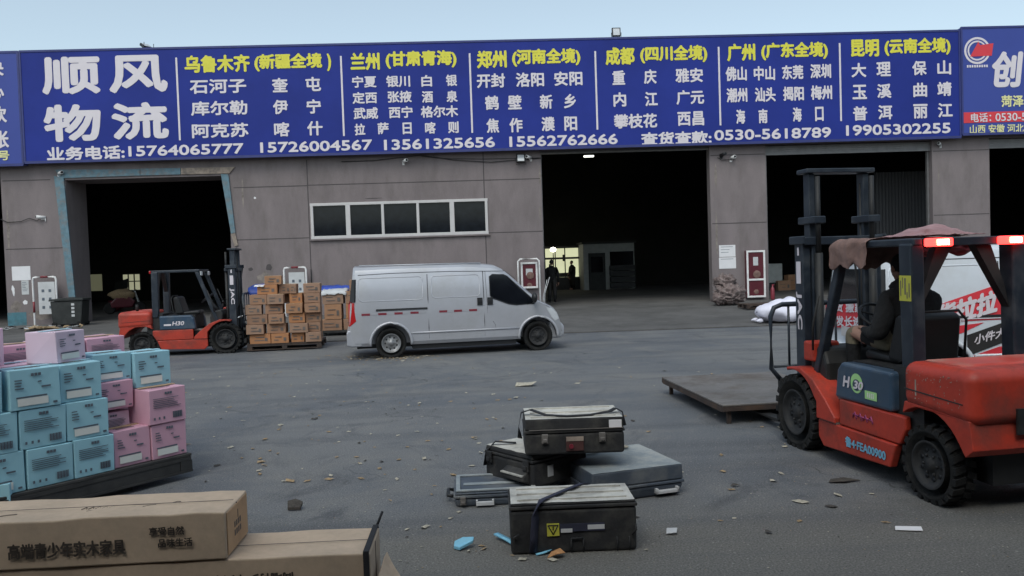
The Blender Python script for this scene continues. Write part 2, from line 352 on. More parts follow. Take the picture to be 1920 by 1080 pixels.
def tag(o, label=None, cat=None, group=None, kind=None):
    if label: o['label'] = label
    if cat: o['category'] = cat
    if group: o['group'] = group
    if kind: o['kind'] = kind
    return o
def thing(name, label, cat, loc=(0, 0, 0), rz=0.0, group=None):
    o = bpy.data.objects.new(name, None); o.empty_display_size = .2; COL.objects.link(o)
    o.location = loc; o.rotation_euler = (0, 0, rz); return tag(o, label, cat, group)
def copy_thing(src, loc, rz, label):
    r = src.copy(); COL.objects.link(r); r.location = loc; r.rotation_euler = (0, 0, rz); r['label'] = label
    for ch in list(src.children):
        c = ch.copy(); COL.objects.link(c); c.parent = r
        for g in ch.children:
            d = g.copy(); COL.objects.link(d); d.parent = c
    return r
def cut(o, cutter_mb):
    me = bpy.data.meshes.new('c'); bmesh.ops.recalc_face_normals(cutter_mb.bm, faces=cutter_mb.bm.faces); cutter_mb.bm.to_mesh(me); cutter_mb.bm.free()
    c = bpy.data.objects.new('c', me); COL.objects.link(c); c.parent = o.parent
    md = o.modifiers.new('b', 'BOOLEAN'); md.operation = 'DIFFERENCE'; md.object = c; md.solver = 'EXACT'
    bpy.context.view_layer.update()
    new = bpy.data.meshes.new_from_object(o.evaluated_get(bpy.context.evaluated_depsgraph_get()))
    o.modifiers.remove(md); old = o.data; o.data = new; new.name = old.name
    bpy.data.objects.remove(c); bpy.data.meshes.remove(me)

# ------------------------------------------------------------------ bodies (one continuous skin per person)
def body(name, J, E, mats, pick, parent, loc=None, sub=2):
    keys = list(J); bm = bmesh.new(); lay = bm.verts.layers.skin.verify()
    V = {}
    for k in keys:
        v = bm.verts.new(J[k][0]); r = J[k][1]; r = (r, r) if not isinstance(r, tuple) else r
        v[lay].radius = r; V[k] = v
    V[keys[0]][lay].use_root = True
    for a, b in E: bm.edges.new((V[a], V[b]))
    me = bpy.data.meshes.new(name); bm.to_mesh(me); bm.free()
    o = bpy.data.objects.new(name, me); COL.objects.link(o)
    sk = o.modifiers.new('skin', 'SKIN'); sk.branch_smoothing = .3; sk.use_smooth_shade = True
    sb = o.modifiers.new('sub', 'SUBSURF'); sb.levels = sub; sb.render_levels = sub
    bpy.context.view_layer.update()
    new = bpy.data.meshes.new_from_object(o.evaluated_get(bpy.context.evaluated_depsgraph_get()))
    o.modifiers.clear(); o.data = new
    for q in mats: new.materials.append(mt[q])
    for p in new.polygons:
        c = p.center; best = min(keys, key=lambda k: (Vector(J[k][0])-c).length - .5*(J[k][1] if not isinstance(J[k][1], tuple) else J[k][1][0]))
        p.material_index = pick(best); p.use_smooth = True
    if parent: o.parent = parent
    return o
def hand(J, E, root, c, fwd, side, up, tag_, s=1.0):
    """palm + four unequal bent fingers + thumb from the side of the palm"""
    c, fwd, side, up = Vector(c), Vector(fwd).normalized(), Vector(side).normalized(), Vector(up).normalized()
    pk = 'palm'+tag_; J[pk] = (c, (.036*s, .02*s)); E.append((root, pk))
    for i, (off, ln) in enumerate(((-.03, .070), (-.01, .078), (.01, .074), (.029, .058))):
        a = c+side*off*s+fwd*.045*s; b = a+fwd*ln*.55*s-up*.012*s; d = b+fwd*ln*.3*s-up*.035*s
        for nm, p, r in (('k', a, .011), ('m', b, .0095), ('t', d, .008)): J['f%s%d%s' % (nm, i, tag_)] = (p, r*s)
        E += [(pk, 'fk%d%s' % (i, tag_)), ('fk%d%s' % (i, tag_), 'fm%d%s' % (i, tag_)), ('fm%d%s' % (i, tag_), 'ft%d%s' % (i, tag_))]
    a = c-side*.04*s-fwd*.005*s; b = a-side*.022*s+fwd*.035*s-up*.02*s
    J['tk'+tag_] = (a, .013*s); J['tt'+tag_] = (b, .010*s); E += [(pk, 'tk'+tag_), ('tk'+tag_, 'tt'+tag_)]

# ------------------------------------------------------------------ ground and setting
def plane_grid(x0, x1, y0, y1, z, name, m, label, cat):
    b = MB(); b.quad((x0, y0, z), (x1, y0, z), (x1, y1, z), (x0, y1, z))
    o = b.build(name, m); return tag(o, label, cat, kind='structure')
plane_grid(-900, 900, -900, 900, 0, 'yard_ground', 'asphalt', 'dark grey worn asphalt yard in front of the warehouse', 'yard')
YA = 20.7
b = MB()
b.hexa([(-60, YA, -.2), (60, YA, -.2), (60, YW-.3, -.2), (-60, YW-.3, -.2), (-60, YA, .022), (60, YA, .022), (60, YW-.3, ZF), (-60, YW-.3, ZF)])
b.box(-60, 60, YW-.3, 53, -.2, ZF)
tag(b.build('apron', 'concrete'), 'dusty concrete apron sloping up to the warehouse doors', 'apron', kind='structure')
# kerb joint: a dark open gap between asphalt and apron
b = MB(); rj = random.Random(4); xs = [-60+i*1.1 for i in range(110)]
for x0, x1 in zip(xs, xs[1:]):
    a0, a1 = YA-.09-.03*rj.random(), YA-.005
    b.quad((x0, a0, .004), (x1, a0+.02*rj.random(), .004), (x1, a1, .004), (x0, a1, .004))
tag(b.build('apron_joint', 'joint'), 'dark open joint along the front edge of the concrete apron', 'ground joint', kind='structure')
# the loading shed behind the photographer that shades the foreground
b = MB(); b.box(-45, -5.2, .3, .7, 0, 5.2); b.box(6.5, 45, .3, .7, 0, 5.2); b.box(-5.2, 6.5, .3, .7, 4.5, 5.2); b.box(-45, 45, -16, .3, 5.0, 5.2); b.box(-45, 45, -16.3, -16, 0, 5.2)
b.box(-14.3, -14, -16, .3, 0, 5); b.box(14, 14.3, -16, .3, 0, 5)
tag(b.build('wall_opposite', 'greyd'), 'opposite loading shed whose open door the view looks out of', 'shed', kind='structure')

# ------------------------------------------------------------------ warehouse
wh = thing('warehouse', 'long grey rendered warehouse with tall dark loading doors under the blue sign boards', 'warehouse', (0, YW, 0))
def at_wall(b): 
    bmesh.ops.translate(b.bm, vec=(0, -YW, 0), verts=b.bm.verts); return b
b = MB(); T_ = .4; ZT = 9.6
xa0, xa1 = X(7), X(128); xb0, xb1 = X(433), X(1018.5); xc0, xc1 = X(1334), X(1439); xd0, xd1 = X(1750), X(1857)
wx0, wx1, wz0, wz1 = -6.22, .22, 3.06, 4.30
b.box(-40, xa0-6.2, YW, YW+T_, 0, ZT)
b.box(xa0, xa1, YW, YW+1.5, 0, ZT)
b.box(xb0, wx0, YW, YW+T_, 0, ZT); b.box(wx1, xb1, YW, YW+T_, 0, ZT)
b.box(wx0, wx1, YW, YW+T_, 0, wz0); b.box(wx0, wx1, YW, YW+T_, wz1, ZT)
b.box(xc0, xc1, YW, YW+T_, 0, ZT); b.box(xd0, xd1, YW, YW+T_, 0, ZT)
b.box(xd1+6.2, 45, YW, YW+T_, 0, ZT)
b.box(xa1, xb0, YW, YW+1.5, 5.45, ZT)
for x0, x1 in ((xa0-6.2, xa0), (xb1, xc0), (xc1, xd0), (xd1, xd1+6.2)): b.box(x0, x1, YW, YW+T_, 6.05, ZT)
# panel joints, 3 mm proud dark strips
def vj(px, py0, py1):
    x = X(px); b.box(x-.018, x+.018, YW-.003, YW+.05, ZW(px, py1), ZW(px, py0), 1)
def hj(px0, px1, py):
    z = ZW((px0+px1)/2, py); b.box(X(px0), X(px1), YW-.004, YW+.05, z-.016, z+.016, 1)
vj(581, 300, 610); vj(911, 285, 378); vj(911, 438, 600)
hj(442, 580, 350); hj(582, 1016, 341); hj(442, 580, 448); hj(914, 1018, 435); hj(10, 122, 466); hj(10, 100, 338); hj(1336, 1438, 418); hj(1752, 1856, 402); hj(1336, 1438, 290); hj(1752, 1856, 282)
at_wall(b).build('facade', ['wall', 'joint'], wh)
# chipped patches, spalls and stains low on the wall
b = MB(); rr = random.Random(3)
def patch(px, py, rx, rz, m=0, n=11):
    c = P(px, py, YW-.003); b.f([b.v((c.x+rx*math.cos(2*PI*i/n)*(.6+.6*rr.random()), YW-.003, c.z+rz*math.sin(2*PI*i/n)*(.6+.6*rr.random()))) for i in range(n)], m)
for px, py, rx, rz, m in ((498, 520, .28, .22, 0), (520, 532, .5, .16, 0), (505, 502, .12, .12, 1), (1352, 535, .2, .45, 0), (1344, 440, .05, .8, 0), (1342, 330, .05, .5, 0), (470, 505, .1, .08, 1), (30, 575, .2, .25, 0), (80, 590, .5, .18, 0), (25, 545, .06, .2, 2), (48, 567, .09, .09, 2),
                          (1012, 330, .05, .4, 0), (1013, 400, .04, .3, 0), (700, 372, .3, .02, 1), (1372, 545, .35, .2, 0), (455, 360, .04, .6, 0), (15, 430, .06, .8, 0), (478, 371, .05, .04, 2), (1760, 330, .03, .4, 0)):
    patch(px, py, rx, rz, m)
at_wall(b).build('wall_stain', ['stain', 'joint', 'paper'], wh)
# painted corner protection round the left loading door
b = MB()
def wq(pts, m, d=.06): b.slab([P(x, y, YW-d) for x, y in pts], (0, d-.002, 0), m)
wq([(101, 330), (119, 333), (141, 560), (129, 560)], 0); wq([(103, 318), (262, 317), (262, 329), (112, 334)], 0); wq([(263, 316), (338, 315), (338, 327), (263, 329)], 0, .055)
wq([(339, 315), (440, 313), (430, 325), (339, 327)], 1, .058); wq([(414, 326), (428, 327), (441, 436), (433, 438)], 0); wq([(433, 439), (441, 437), (446, 460), (440, 462)], 1, .055)
at_wall(b).build('door_frame', ['bluepaint', 'beigechip'], wh)
b = MB(); b.box(xa0-.004, X(50, 600), YW-.006, YW+.2, ZF, ZF+.48); at_wall(b).build('dado', 'tealwall', wh)
wn = MB(); 
fr = [wx0, *[X(p, 410) for p in (653, 718, 784, 848)], wx1]
for i, x in enumerate(fr): 
    h = .085 if i in (1, 4) else .05
    wn.box(x-h, x+h, YW-.05, YW+.10, wz0+.06, wz1-.06)
wn.box(wx0-.06, wx1+.06, YW-.052, YW+.10, wz1-.07, wz1+.03); wn.box(wx0-.06, wx1+.06, YW-.052, YW+.10, wz0-.05, wz0+.06)
wf = at_wall(wn).build('window', 'pvc', wh, bevel=.008)
b = MB(); b.box(wx0, wx1, YW+.02, YW+.03, wz0, wz1); at_wall(b).build('pane', 'glass', wf)
b = MB(); b.box(wx0-.1, wx1+.1, YW-.10, YW-.002, wz0-.11, wz0-.055); at_wall(b).build('sill', 'wall', wf, bevel=.01)
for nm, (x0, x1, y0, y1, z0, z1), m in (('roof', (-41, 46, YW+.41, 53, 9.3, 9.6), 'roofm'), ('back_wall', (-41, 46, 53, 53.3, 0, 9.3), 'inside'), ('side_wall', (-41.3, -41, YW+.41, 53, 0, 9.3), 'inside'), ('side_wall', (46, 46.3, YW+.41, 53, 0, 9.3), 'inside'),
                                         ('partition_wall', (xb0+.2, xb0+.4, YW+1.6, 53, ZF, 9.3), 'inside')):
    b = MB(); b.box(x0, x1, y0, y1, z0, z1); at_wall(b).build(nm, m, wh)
def shutter(x0, x1, zb, zt):
    b = MB(); n = int((zt-zb)/.075)
    for i in range(n):
        z = zb+i*.075; b.box(x0, x1, YW+.12, YW+.15+.02*(i % 2), z, z+.07)
    b.box(x0, x1, YW+.09, YW+.18, zb-.05, zb)
    at_wall(b).build('roller_shutter', 'shutter', wh)
shutter(xc1, xd0, 5.70, 6.05); shutter(xd1, xd1+6, 5.72, 6.05); shutter(xb1, xc0, 5.97, 6.05)
b = MB()
for x in (xc0+.03, xd0-.09, xb1-.03, xc1+.02): b.box(x, x+.07, YW+.19, YW+.3, ZF, 6.0)
at_wall(b).build('shutter_rail', 'shutter', wh)

# ------------------------------------------------------------------ sign boards
SL = -.0262
def sign_text(b, body_, xl, xr, yc, h=27, m=0, bold=.032, sh=0):
    A = P(xl, yc, YS); B = P(xr, yc+SL*(xr-xl), YS); hh = P(xl, yc-h/2, YS).z-P(xl, yc+h/2, YS).z
    b.text(body_, (A.x, YS-.012, A.z-hh/2), (B.x-A.x, 0, 0), (0, 0, hh), m, bold, sh)
def loc_sign(b): bmesh.ops.translate(b.bm, vec=(0, -29.1, 0), verts=b.bm.verts); return b
def board(x0, x1, z0, z1, label, m, y=0):
    t = thing('signboard', label, 'sign', (0, YS, 0), group='blue sign boards along the warehouse top')
    b = MB(); b.box(x0, x1, y, .3+y, z0, z1); b.build('panel', m, t)
    b = MB(); e = .045
    b.box(x0-.002, x1+.002, y-.02, y+.05, z1-e, z1+.03); b.box(x0-.002, x1+.002, y-.02, y+.05, z0-.05, z0+e); b.box(x0-.02, x0+e, y-.018, y+.05, z0, z1); b.box(x1-e, x1+.02, y-.018, y+.05, z0, z1)
    b.build('border', 'signedge', t)
    return t
t = board(-16.28, 18.09, 6.07, 10.03, 'huge blue sign board with six columns of white place names and yellow headings', 'sign')
b = MB(); TX = lambda *a, **k: sign_text(b, *a, **k)
for c, xl, xr, yc, h in (('顺', 78, 188, 143, 71), ('风', 204, 314, 140, 71), ('物', 82, 190, 232, 70), ('流', 209, 316, 228, 70)): TX(c, xl, xr, yc, h, bold=.045)
for row in ("石河子 356 462 163,奎 510 540 160,屯 573 602 158,库尔勒 358 464 204,伊 512 540 201,宁 575 602 200,阿克苏 360 466 246,喀 514 543 243,什 576 605 241",
            "开封 894 947 152,洛阳 967 1020 150,安阳 1039 1092 148,鹤 909 935 193,壁 952 978 192,新 1012 1036 191,乡 1057 1080 190,焦 912 936 236,作 955 980 235,濮 1015 1040 233,阳 1058 1082 232",
            "重 1148 1172 146,庆 1207 1231 144,雅安 1266 1318 142,内 1150 1174 187,江 1209 1233 186,广元 1268 1320 183,攀枝花 1151 1232 228,西昌 1270 1320 223",
            "大 1596 1624 132,理 1643 1670 130,保 1710 1737 128,山 1757 1783 127,玉 1598 1625 173,溪 1644 1671 171,曲 1712 1738 169,靖 1757 1784 167,普 1599 1626 213,洱 1646 1673 211,丽 1712 1739 209,江 1758 1786 207"):
    for q in row.split(','):
        c, xl, xr, yc = q.split(); TX(c, int(xl), int(xr), int(yc), 27)
for q in "宁夏 660 706 154,银川 724 769 153,白 790 810 152,银 836 857 151,定西 661 707 184,张掖 727 772 182,酒 791 812 182,泉 837 858 181,武威 663 709 213,西宁 729 774 211,格尔木 789 859 210,拉 665 685 243,萨 708 729 241,日 755 772 241,喀 797 817 240,则 840 860 239".split(','):
    c, xl, xr, yc = q.split(); TX(c, int(xl), int(xr), int(yc), 22)
for q in "佛山 1360 1400 139,中山 1413 1453 138,东莞 1466 1506 136,深圳 1519 1558 134,潮州 1362 1401 179,汕头 1415 1454 178,揭阳 1468 1507 176,梅州 1520 1560 174,海 1380 1397 219,南 1422 1439 218,海 1486 1503 215,口 1528 1544 214".split(','):
    c, xl, xr, yc = q.split(); TX(c, int(xl), int(xr), int(yc), 27)
TX('业务电话:', 88, 234, 289, 26, bold=.04); TX('查货查款:', 1202, 1334, 261, 25, bold=.04)
for c, xl, xr, yc in (('15764065777', 241, 457, 284), ('15726004567', 488, 698, 277), ('13561325656', 720, 928, 272), ('15562762666', 955, 1158, 266), ('0530-5618789', 1339, 1558, 254), ('19905302255', 1586, 1782, 245)): TX(c, xl, xr, yc, 20, bold=.042)
for x0, y0, x1, y1 in ((330, 108, 338, 263), (638, 105, 646, 255), (879, 100, 887, 249), (1115, 96, 1121, 243), (1346, 88, 1352, 235), (1573, 81, 1578, 227)):
    A, B = P(x0, y0, YS), P(x1, y1, YS); x = (A.x+B.x)/2; b.box(x-.032, x+.032, YS-.012, YS-.002, B.z, A.z)
loc_sign(b).build('lettering', 'signw', t)
b = MB()
for c, xl, xr, yc in (('乌鲁木齐', 346, 469, 121), ('(新疆全境', 477, 604, 118), (')', 613, 621, 117), ('兰州', 657, 712, 116), ('(甘肃青海)', 723, 856, 113), ('郑州', 894, 950, 112), ('(河南全境)', 960, 1088, 109), ('成都', 1135, 1190, 106), ('(四川全境)', 1200, 1326, 103), ('广州', 1363, 1416, 99), ('(广东全境)', 1427, 1552, 97), ('昆明', 1595, 1648, 91), ('(云南全境)', 1658, 1782, 89)):
    sign_text(b, c, xl, xr, yc, 33, bold=.04)
loc_sign(b).build('heading_lettering', 'signy', t)
# right neighbour
t2 = board(18.13, 34, 6.16, 10.12, 'blue sign board with round red and white emblem beside the huge board', 'sign2', -.03)
YS0 = YS; YS = YS0-.03
b = MB(); c = P(1832, 95, YS); s_ = .0218*1
for r0, r1, a0, a1 in ((.50, .42, .1, 2*PI-.15), (.37, .31, .5, 2*PI-.5)):
    n = 34
    pts0 = [(c.x+r0*math.cos(a0+(a1-a0)*i/n), YS-.012, c.z+r0*math.sin(a0+(a1-a0)*i/n)) for i in range(n+1)]
    pts1 = [(c.x+r1*math.cos(a0+(a1-a0)*i/n), YS-.012, c.z+r1*math.sin(a0+(a1-a0)*i/n)) for i in range(n+1)]
    for i in range(n): b.quad(pts0[i], pts0[i+1], pts1[i+1], pts1[i])
for i in range(9): b.box(c.x-.4+i*.092, c.x-.4+i*.092+.06, YS-.012, YS-.002, c.z-.62, c.z-.53)
for y in (.57, ): pass
sign_text(b, '创', 1855, 1912, 131, 68, bold=.04, sh=.12)
b2 = b
loc_sign(b).build('lettering', 'signw', t2)
b = MB(); c = P(1832, 95, YS)
b.f([b.v((c.x+x, YS-.015, c.z+z)) for x, z in ((-.28, -.22), (.55, -.2), (.62, .26), (.1, .2), (.05, .34))])
b.box(18.18, 33.9, YS-.012, YS-.002, P(1805, 231, YS).z, P(1805, 211, YS).z)
loc_sign(b).build('red_band', 'signr', t2)
b = MB(); sign_text(b, '菏泽', 1877, 1919, 190, 22); sign_text(b, '山西 安徽 河北', 1818, 1919, 243, 17, bold=.02)
loc_sign(b).build('heading_lettering', 'signyb', t2)
YS_ = YS; YS = YS_-.012
b = MB(); sign_text(b, '电话：', 1820, 1858, 221, 17, bold=.02); sign_text(b, '0530-5', 1866, 1924, 220, 15, bold=.02)
YS = YS0
loc_sign(b).build('phone_lettering', 'signw', t2)
# left neighbour
t3 = board(-30, -16.33, 6.00, 10.02, 'paler blue sign board cut off at the left edge of the huge board', 'sign2')
b = MB()
for c, xl, xr, yc, h in (('款', -22, 13, 215, 31), ('账', -17, 17, 262, 33)): sign_text(b, c, xl, xr, yc, h, bold=.03)
sign_text(b, '快', -28, 7, 128, 30); sign_text(b, '心', -25, 8, 172, 28)
loc_sign(b).build('lettering', 'signw', t3)
b = MB(); sign_text(b, '号', -4, 18, 292, 18, bold=.03); loc_sign(b).build('heading_lettering', 'signyb', t3)

# ------------------------------------------------------------------ lamps and cameras on the wall
def floodlight(loc, label, tilt=.5, rz=0, s=1.0):
    t = thing('floodlight', label, 'floodlight', loc, rz, 'floodlights on the warehouse')
    b = MB(); b.box(-.16*s, .16*s, -.05, .05, .08, .40*s); o = b.build('housing', 'black', t, bevel=.012); o.rotation_euler.x = -tilt
    b = MB(); b.box(-.12*s, .12*s, -.062, -.052, .11, .36*s); g = b.build('lens', 'lens', o)
    b = MB(); b.tube([(-.18*s, 0, .22*s), (-.18*s, .02, 0), (.18*s, .02, 0), (.18*s, 0, .22*s)], .012, 6); b.build('bracket', 'black', t)
p = P(279, 88, YS+.1); floodlight((p.x, YS+.12, 10.04), 'small black floodlight tilted on top of the board above the left end', 1.0, .9)
p = P(1156, 74, YS+.1); floodlight((p.x, YS+.12, 10.04), 'boxy black floodlight upright on top of the board above the fourth column', .1)
p = P(977, 308, YW-.2); floodlight((p.x, YW-.2, p.z), 'square black floodlight on the wall under the board by the second door', .35)
def seccam(px, py, label, m='white', rz=0.0, s=1.0, drop=0):
    p = P(px, py, YW-.25); t = thing('security_camera', label, 'camera', (p.x, YW, p.z), rz, 'security cameras on the warehouse wall')
    b = MB(); b.tube([(0, -.3*s, 0), (0, .0, -.02)], [.062*s, .055*s], 12); b.build('barrel', m, t)
    b = MB(); b.lathe([(.0, -.312*s), (.045*s, -.312*s), (.045*s, -.30*s)], 12, c=(0, 0, 0)); b.build('lens', 'glassb', t)
    b = MB(); b.box(-.05, .05, -.02, 0, -.16, -.04); b.tube([(0, -.01, -.1), (0, -.14*s, -.1), (0, -.14*s, -.05)], .018, 6); b.build('bracket', m, t)
seccam(755, 300, 'small white camera hanging under the board left of the window end', 'white', .5)
seccam(996, 293, 'white camera beside the square floodlight under the board', 'white', -.6)
seccam(1355, 288, 'dark camera on the pillar between the second and third doors', 'black', .3)
seccam(1374, 294, 'white camera on the pillar between the second and third doors', 'white', .2)
seccam(1770, 268, 'camera under the board on the pillar right of the rolled shutter', 'dkpaper', -.7)
seccam(78, 406, 'pale camera on the wall left of the blue painted door', 'white', -.9)
seccam(103, 323, 'pale camera at the top corner of the blue painted door frame', 'white', .8)
def cable(pts, r, label):
    b = MB(); b.tube([P(x, y, YW-.05) for x, y in pts], r, 5); tag(b.build('wall_cable', 'black'), label, 'cable', 'cables on the warehouse wall')
cable([(640, 303), (700, 301), (790, 291), (850, 300), (920, 304), (980, 299), (1018, 296)], .012, 'thin black cable sagging under the board above the window')
cable([(790, 293), (830, 297), (900, 298), (1010, 296)], .009, 'second thin cable sagging below the board by the second door')
cable([(1, 411), (15, 417), (40, 415), (55, 409), (70, 414), (78, 407)], .014, 'wavy black cable running to the left wall camera')
cable([(1345, 295), (1352, 300), (1372, 299), (1380, 296)], .012, 'short looped cable below the pillar cameras')
cable([(583, 505), (584, 530), (584, 560)], .02, 'short black cable hanging beside the poster board')
# notices
def notice(px0, py0, px1, py1, label, m='paper', lines=3):
    A, B = P(px0, py0, YW), P(px1, py1, YW); t = thing('notice', label, 'notice', (A.x, YW-.006, B.z), group='notices stuck on the warehouse wall')
    w_, h_ = B.x-A.x, A.z-B.z
    b = MB(); b.box(0, w_, -.004, .003, 0, h_); b.build('sheet', m, t)
    if lines:
        b = MB(); q = random.Random(px0)
        for i in range(lines): b.box(w_*.1, w_*(.5+.35*q.random()), -.007, -.005, h_*(.85-.7*i/lines)-.008, h_*(.85-.7*i/lines)+.008)
        b.build('print', 'inkg', t)
notice(22, 500, 58, 525, 'blank white sheet on the left wall', lines=0)
notice(40, 526, 55, 552, 'narrow white list stuck below the blank white sheet', 'dkpaper', 6)
notice(1348, 460, 1379, 481, 'upper white notice on the pillar by the fire cabinet', lines=3)
notice(1348, 483, 1380, 503, 'lower white notice on the pillar by the fire cabinet', lines=1)
def poster_stand(px0, px1, py0, py1, label, y=YW-.35, m='dkpaper'):
    A, B = P(px0, py0, y), P(px1, py1, y); t = thing('poster_stand', label, 'poster stand', (A.x, y, ZF), group='striped tube poster stands')
    w_, h_ = B.x-A.x, A.z-ZF; zb = B.z-ZF
    pts = [(0, 0, zb), (0, 0, h_-.1), (.03, 0, h_-.02), (.1, 0, h_), (w_-.1, 0, h_), (w_-.03, 0, h_-.02), (w_, 0, h_-.1), (w_, 0, zb)]
    b = MB(); b.tube(pts+[(w_-.03, 0, zb-.06), (.03, 0, zb-.06)], .035, 8, closed=True); b.build('frame', 'white', t)
    b = MB()
    for x in (0, w_):
        b.tube([(x, 0, zb+.45), (x, 0, zb+.85)], .038, 8)
    b.tube([(w_*.35, 0, h_), (w_*.65, 0, h_)], .038, 8); b.build('red_stripe', 'redstripe', t)
    b = MB(); b.box(w_*.2, w_*.92, .02, .05, zb+.38, h_-.18); po = b.build('poster', m, t)
    b = MB()
    for i in range(3):
        for j in range(2): b.box(w_*(.35+.3*j), w_*(.35+.3*j)+.09, .012, .018, h_-.55-.3*i, h_-.45-.3*i)
    b.build('print', 'inkg', po)
poster_stand(61, 109, 520, 608, 'red and white tube stand with grey poster beside the black bin')
poster_stand(532, 577, 502, 590, 'red and white tube stand with grey poster behind the brown cartons')
def fire_cabinet(px0, px1, py0, py1, label, split=True, y=YW-.2):
    A, B = P(px0, py0, y), P(px1, py1, y); t = thing('fire_cabinet', label, 'fire cabinet', (A.x, y, B.z), group='fire cabinets on the warehouse front')
    w_, h_ = B.x-A.x, A.z-B.z
    b = MB(); b.box(0, w_, .0, .195, 0, h_); b.build('box', 'maroon', t)
    b = MB(); e = .07
    b.box(0, w_, -.03, -.002, h_-e, h_); b.box(0, w_, -.03, -.002, 0, e); b.box(0, e, -.03, -.002, e, h_-e); b.box(w_-e, w_, -.03, -.002, e, h_-e)
    if split: b.box(e, w_-e, -.03, -.002, h_*.36, h_*.36+.07)
    b.build('door_frame', 'white', t, bevel=.006)
    b = MB(); b.box(w_*.36, w_*.62, -.008, -.003, h_*.68, h_*.86) if split else b.box(w_*.3, w_*.7, -.008, -.003, h_*.5, h_*.75)
    b.build('label', 'dkpaper', t)
    b = MB(); b.lathe([(.0005, -.012), (.13, -.012), (.15, -.004)], 14, c=(w_*.55, 0, h_*.49)); b.blob((w_*.5, 0, h_*.12), (.10, .012, .09), 0, 10, 6); b.build('hose', 'rag', t)
fire_cabinet(1399, 1436, 470, 557, 'tall white framed maroon fire cabinet on the pillar beside the dirty bundle')
fire_cabinet(976, 1009, 492, 540, 'white framed maroon cabinet on the wall behind the silver van bonnet', False)
b = MB(); y = YW-.4; A, B = P(971, 486, y), P(1013, 560, y); b.tube([(A.x, y, B.z), (A.x, y, A.z-.08), (A.x+.08, y, A.z), (B.x-.08, y, A.z), (B.x, y, A.z-.08), (B.x, y, B.z-.3)], .035, 8)
tag(b.build('tube_guard', 'white'), 'white bent tube guard standing in front of the small cabinet', 'tube guard')
b = MB(); rr = random.Random(8); c = P(1016, 556, YW-1.5)
for i in range(5):
    a = rr.uniform(-.3, .5); e = Vector((c.x+.35*math.sin(a)+.1*i*.6, c.y+rr.uniform(-.2, .2), c.z+rr.uniform(.3, .9))); b.tube([(c.x+.03*i, c.y, ZF-.08), ((c.x+e.x)/2-.03, c.y, (ZF+e.z)/2), e], .011, 5)
tag(b.build('stick_bundle', 'dkpaper'), 'bundle of pale bent sticks poking up behind the van bonnet', 'sticks')

# ------------------------------------------------------------------ wheels
def wheel(parent, c, r, wd, side, lug=False, rim_m='rim', hub='rim'):
    """tyre with its rim as child; side = -1/+1 says which way the outer face looks along y"""
    c = Vector(c); o = wd/2*side
    b = MB(); ri = r*.60
    b.lathe([(ri, -o*.96), (r*.86, -o*1.0), (r*.955, -o*.86), (r, -o*.6), (r, o*.6), (r*.955, o*.86), (r*.86, o*1.0), (ri+.01, o*-.96), (ri, o*.0), (ri, o*.7), (ri, o*.96)], 40, cap=False)
    n = 22 if lug else 44
    for i in range(n):
        a = 2*PI*i/n
        for s_ in (-1, 1):
            aa = a+(PI/n if s_ > 0 else 0); ca, sa = math.cos(aa), math.sin(aa); tx, tz = -sa, ca
            hw = r*(.085 if lug else .045); hgt = (.022 if lug else .006)*r/.35
            y0, y1 = s_*wd*.04, s_*wd*.47
            k = []
            for (yy, sk, rr) in ((y0, 0, r-.01), (y1, .5, r-.03)):
                for tt in (-hw, hw):
                    for ex in (0, 1):
                        R2 = rr+(hgt+.01)*ex+(.0 if yy == y0 else .012*ex)
                        k.append(Vector((ca*R2+tx*(tt+sk*hw*2), yy, sa*R2+tz*(tt+sk*hw*2))))
            b.hexa([k[0], k[2], k[6], k[4], k[1], k[3], k[7], k[5]])
    ty = b.build('wheel', 'rubber', parent); ty.location = c
    b = MB()
    b.lathe([(ri+.012, o*.94), (ri*.97, o*.98), (ri*.92, o*.70), (ri*.72, o*.52), (ri*.62, o*.50), (ri*.45, o*.66), (ri*.30, o*.68), (ri*.28, o*.80), (0.0005, o*.82)], 32, cap=False)
    for i in range(6):
        a = 2*PI*i/6; b.lathe([(.013*r/.35, o*.62), (.013*r/.35, o*.78), (.0005, o*.79)], 8, c=(ri*.44*math.cos(a), 0, ri*.44*math.sin(a)))
    b.build('rim', rim_m, ty)
    b = MB()
    for i in range(9):
        a = 2*PI*(i+.5)/9; b.lathe([(ri*.105, o*.50), (ri*.105, o*.565), (.0005, o*.568)], 10, c=(ri*.655*math.cos(a), 0, ri*.655*math.sin(a)))
    b.build('rim_hole', 'black', ty)
    return ty

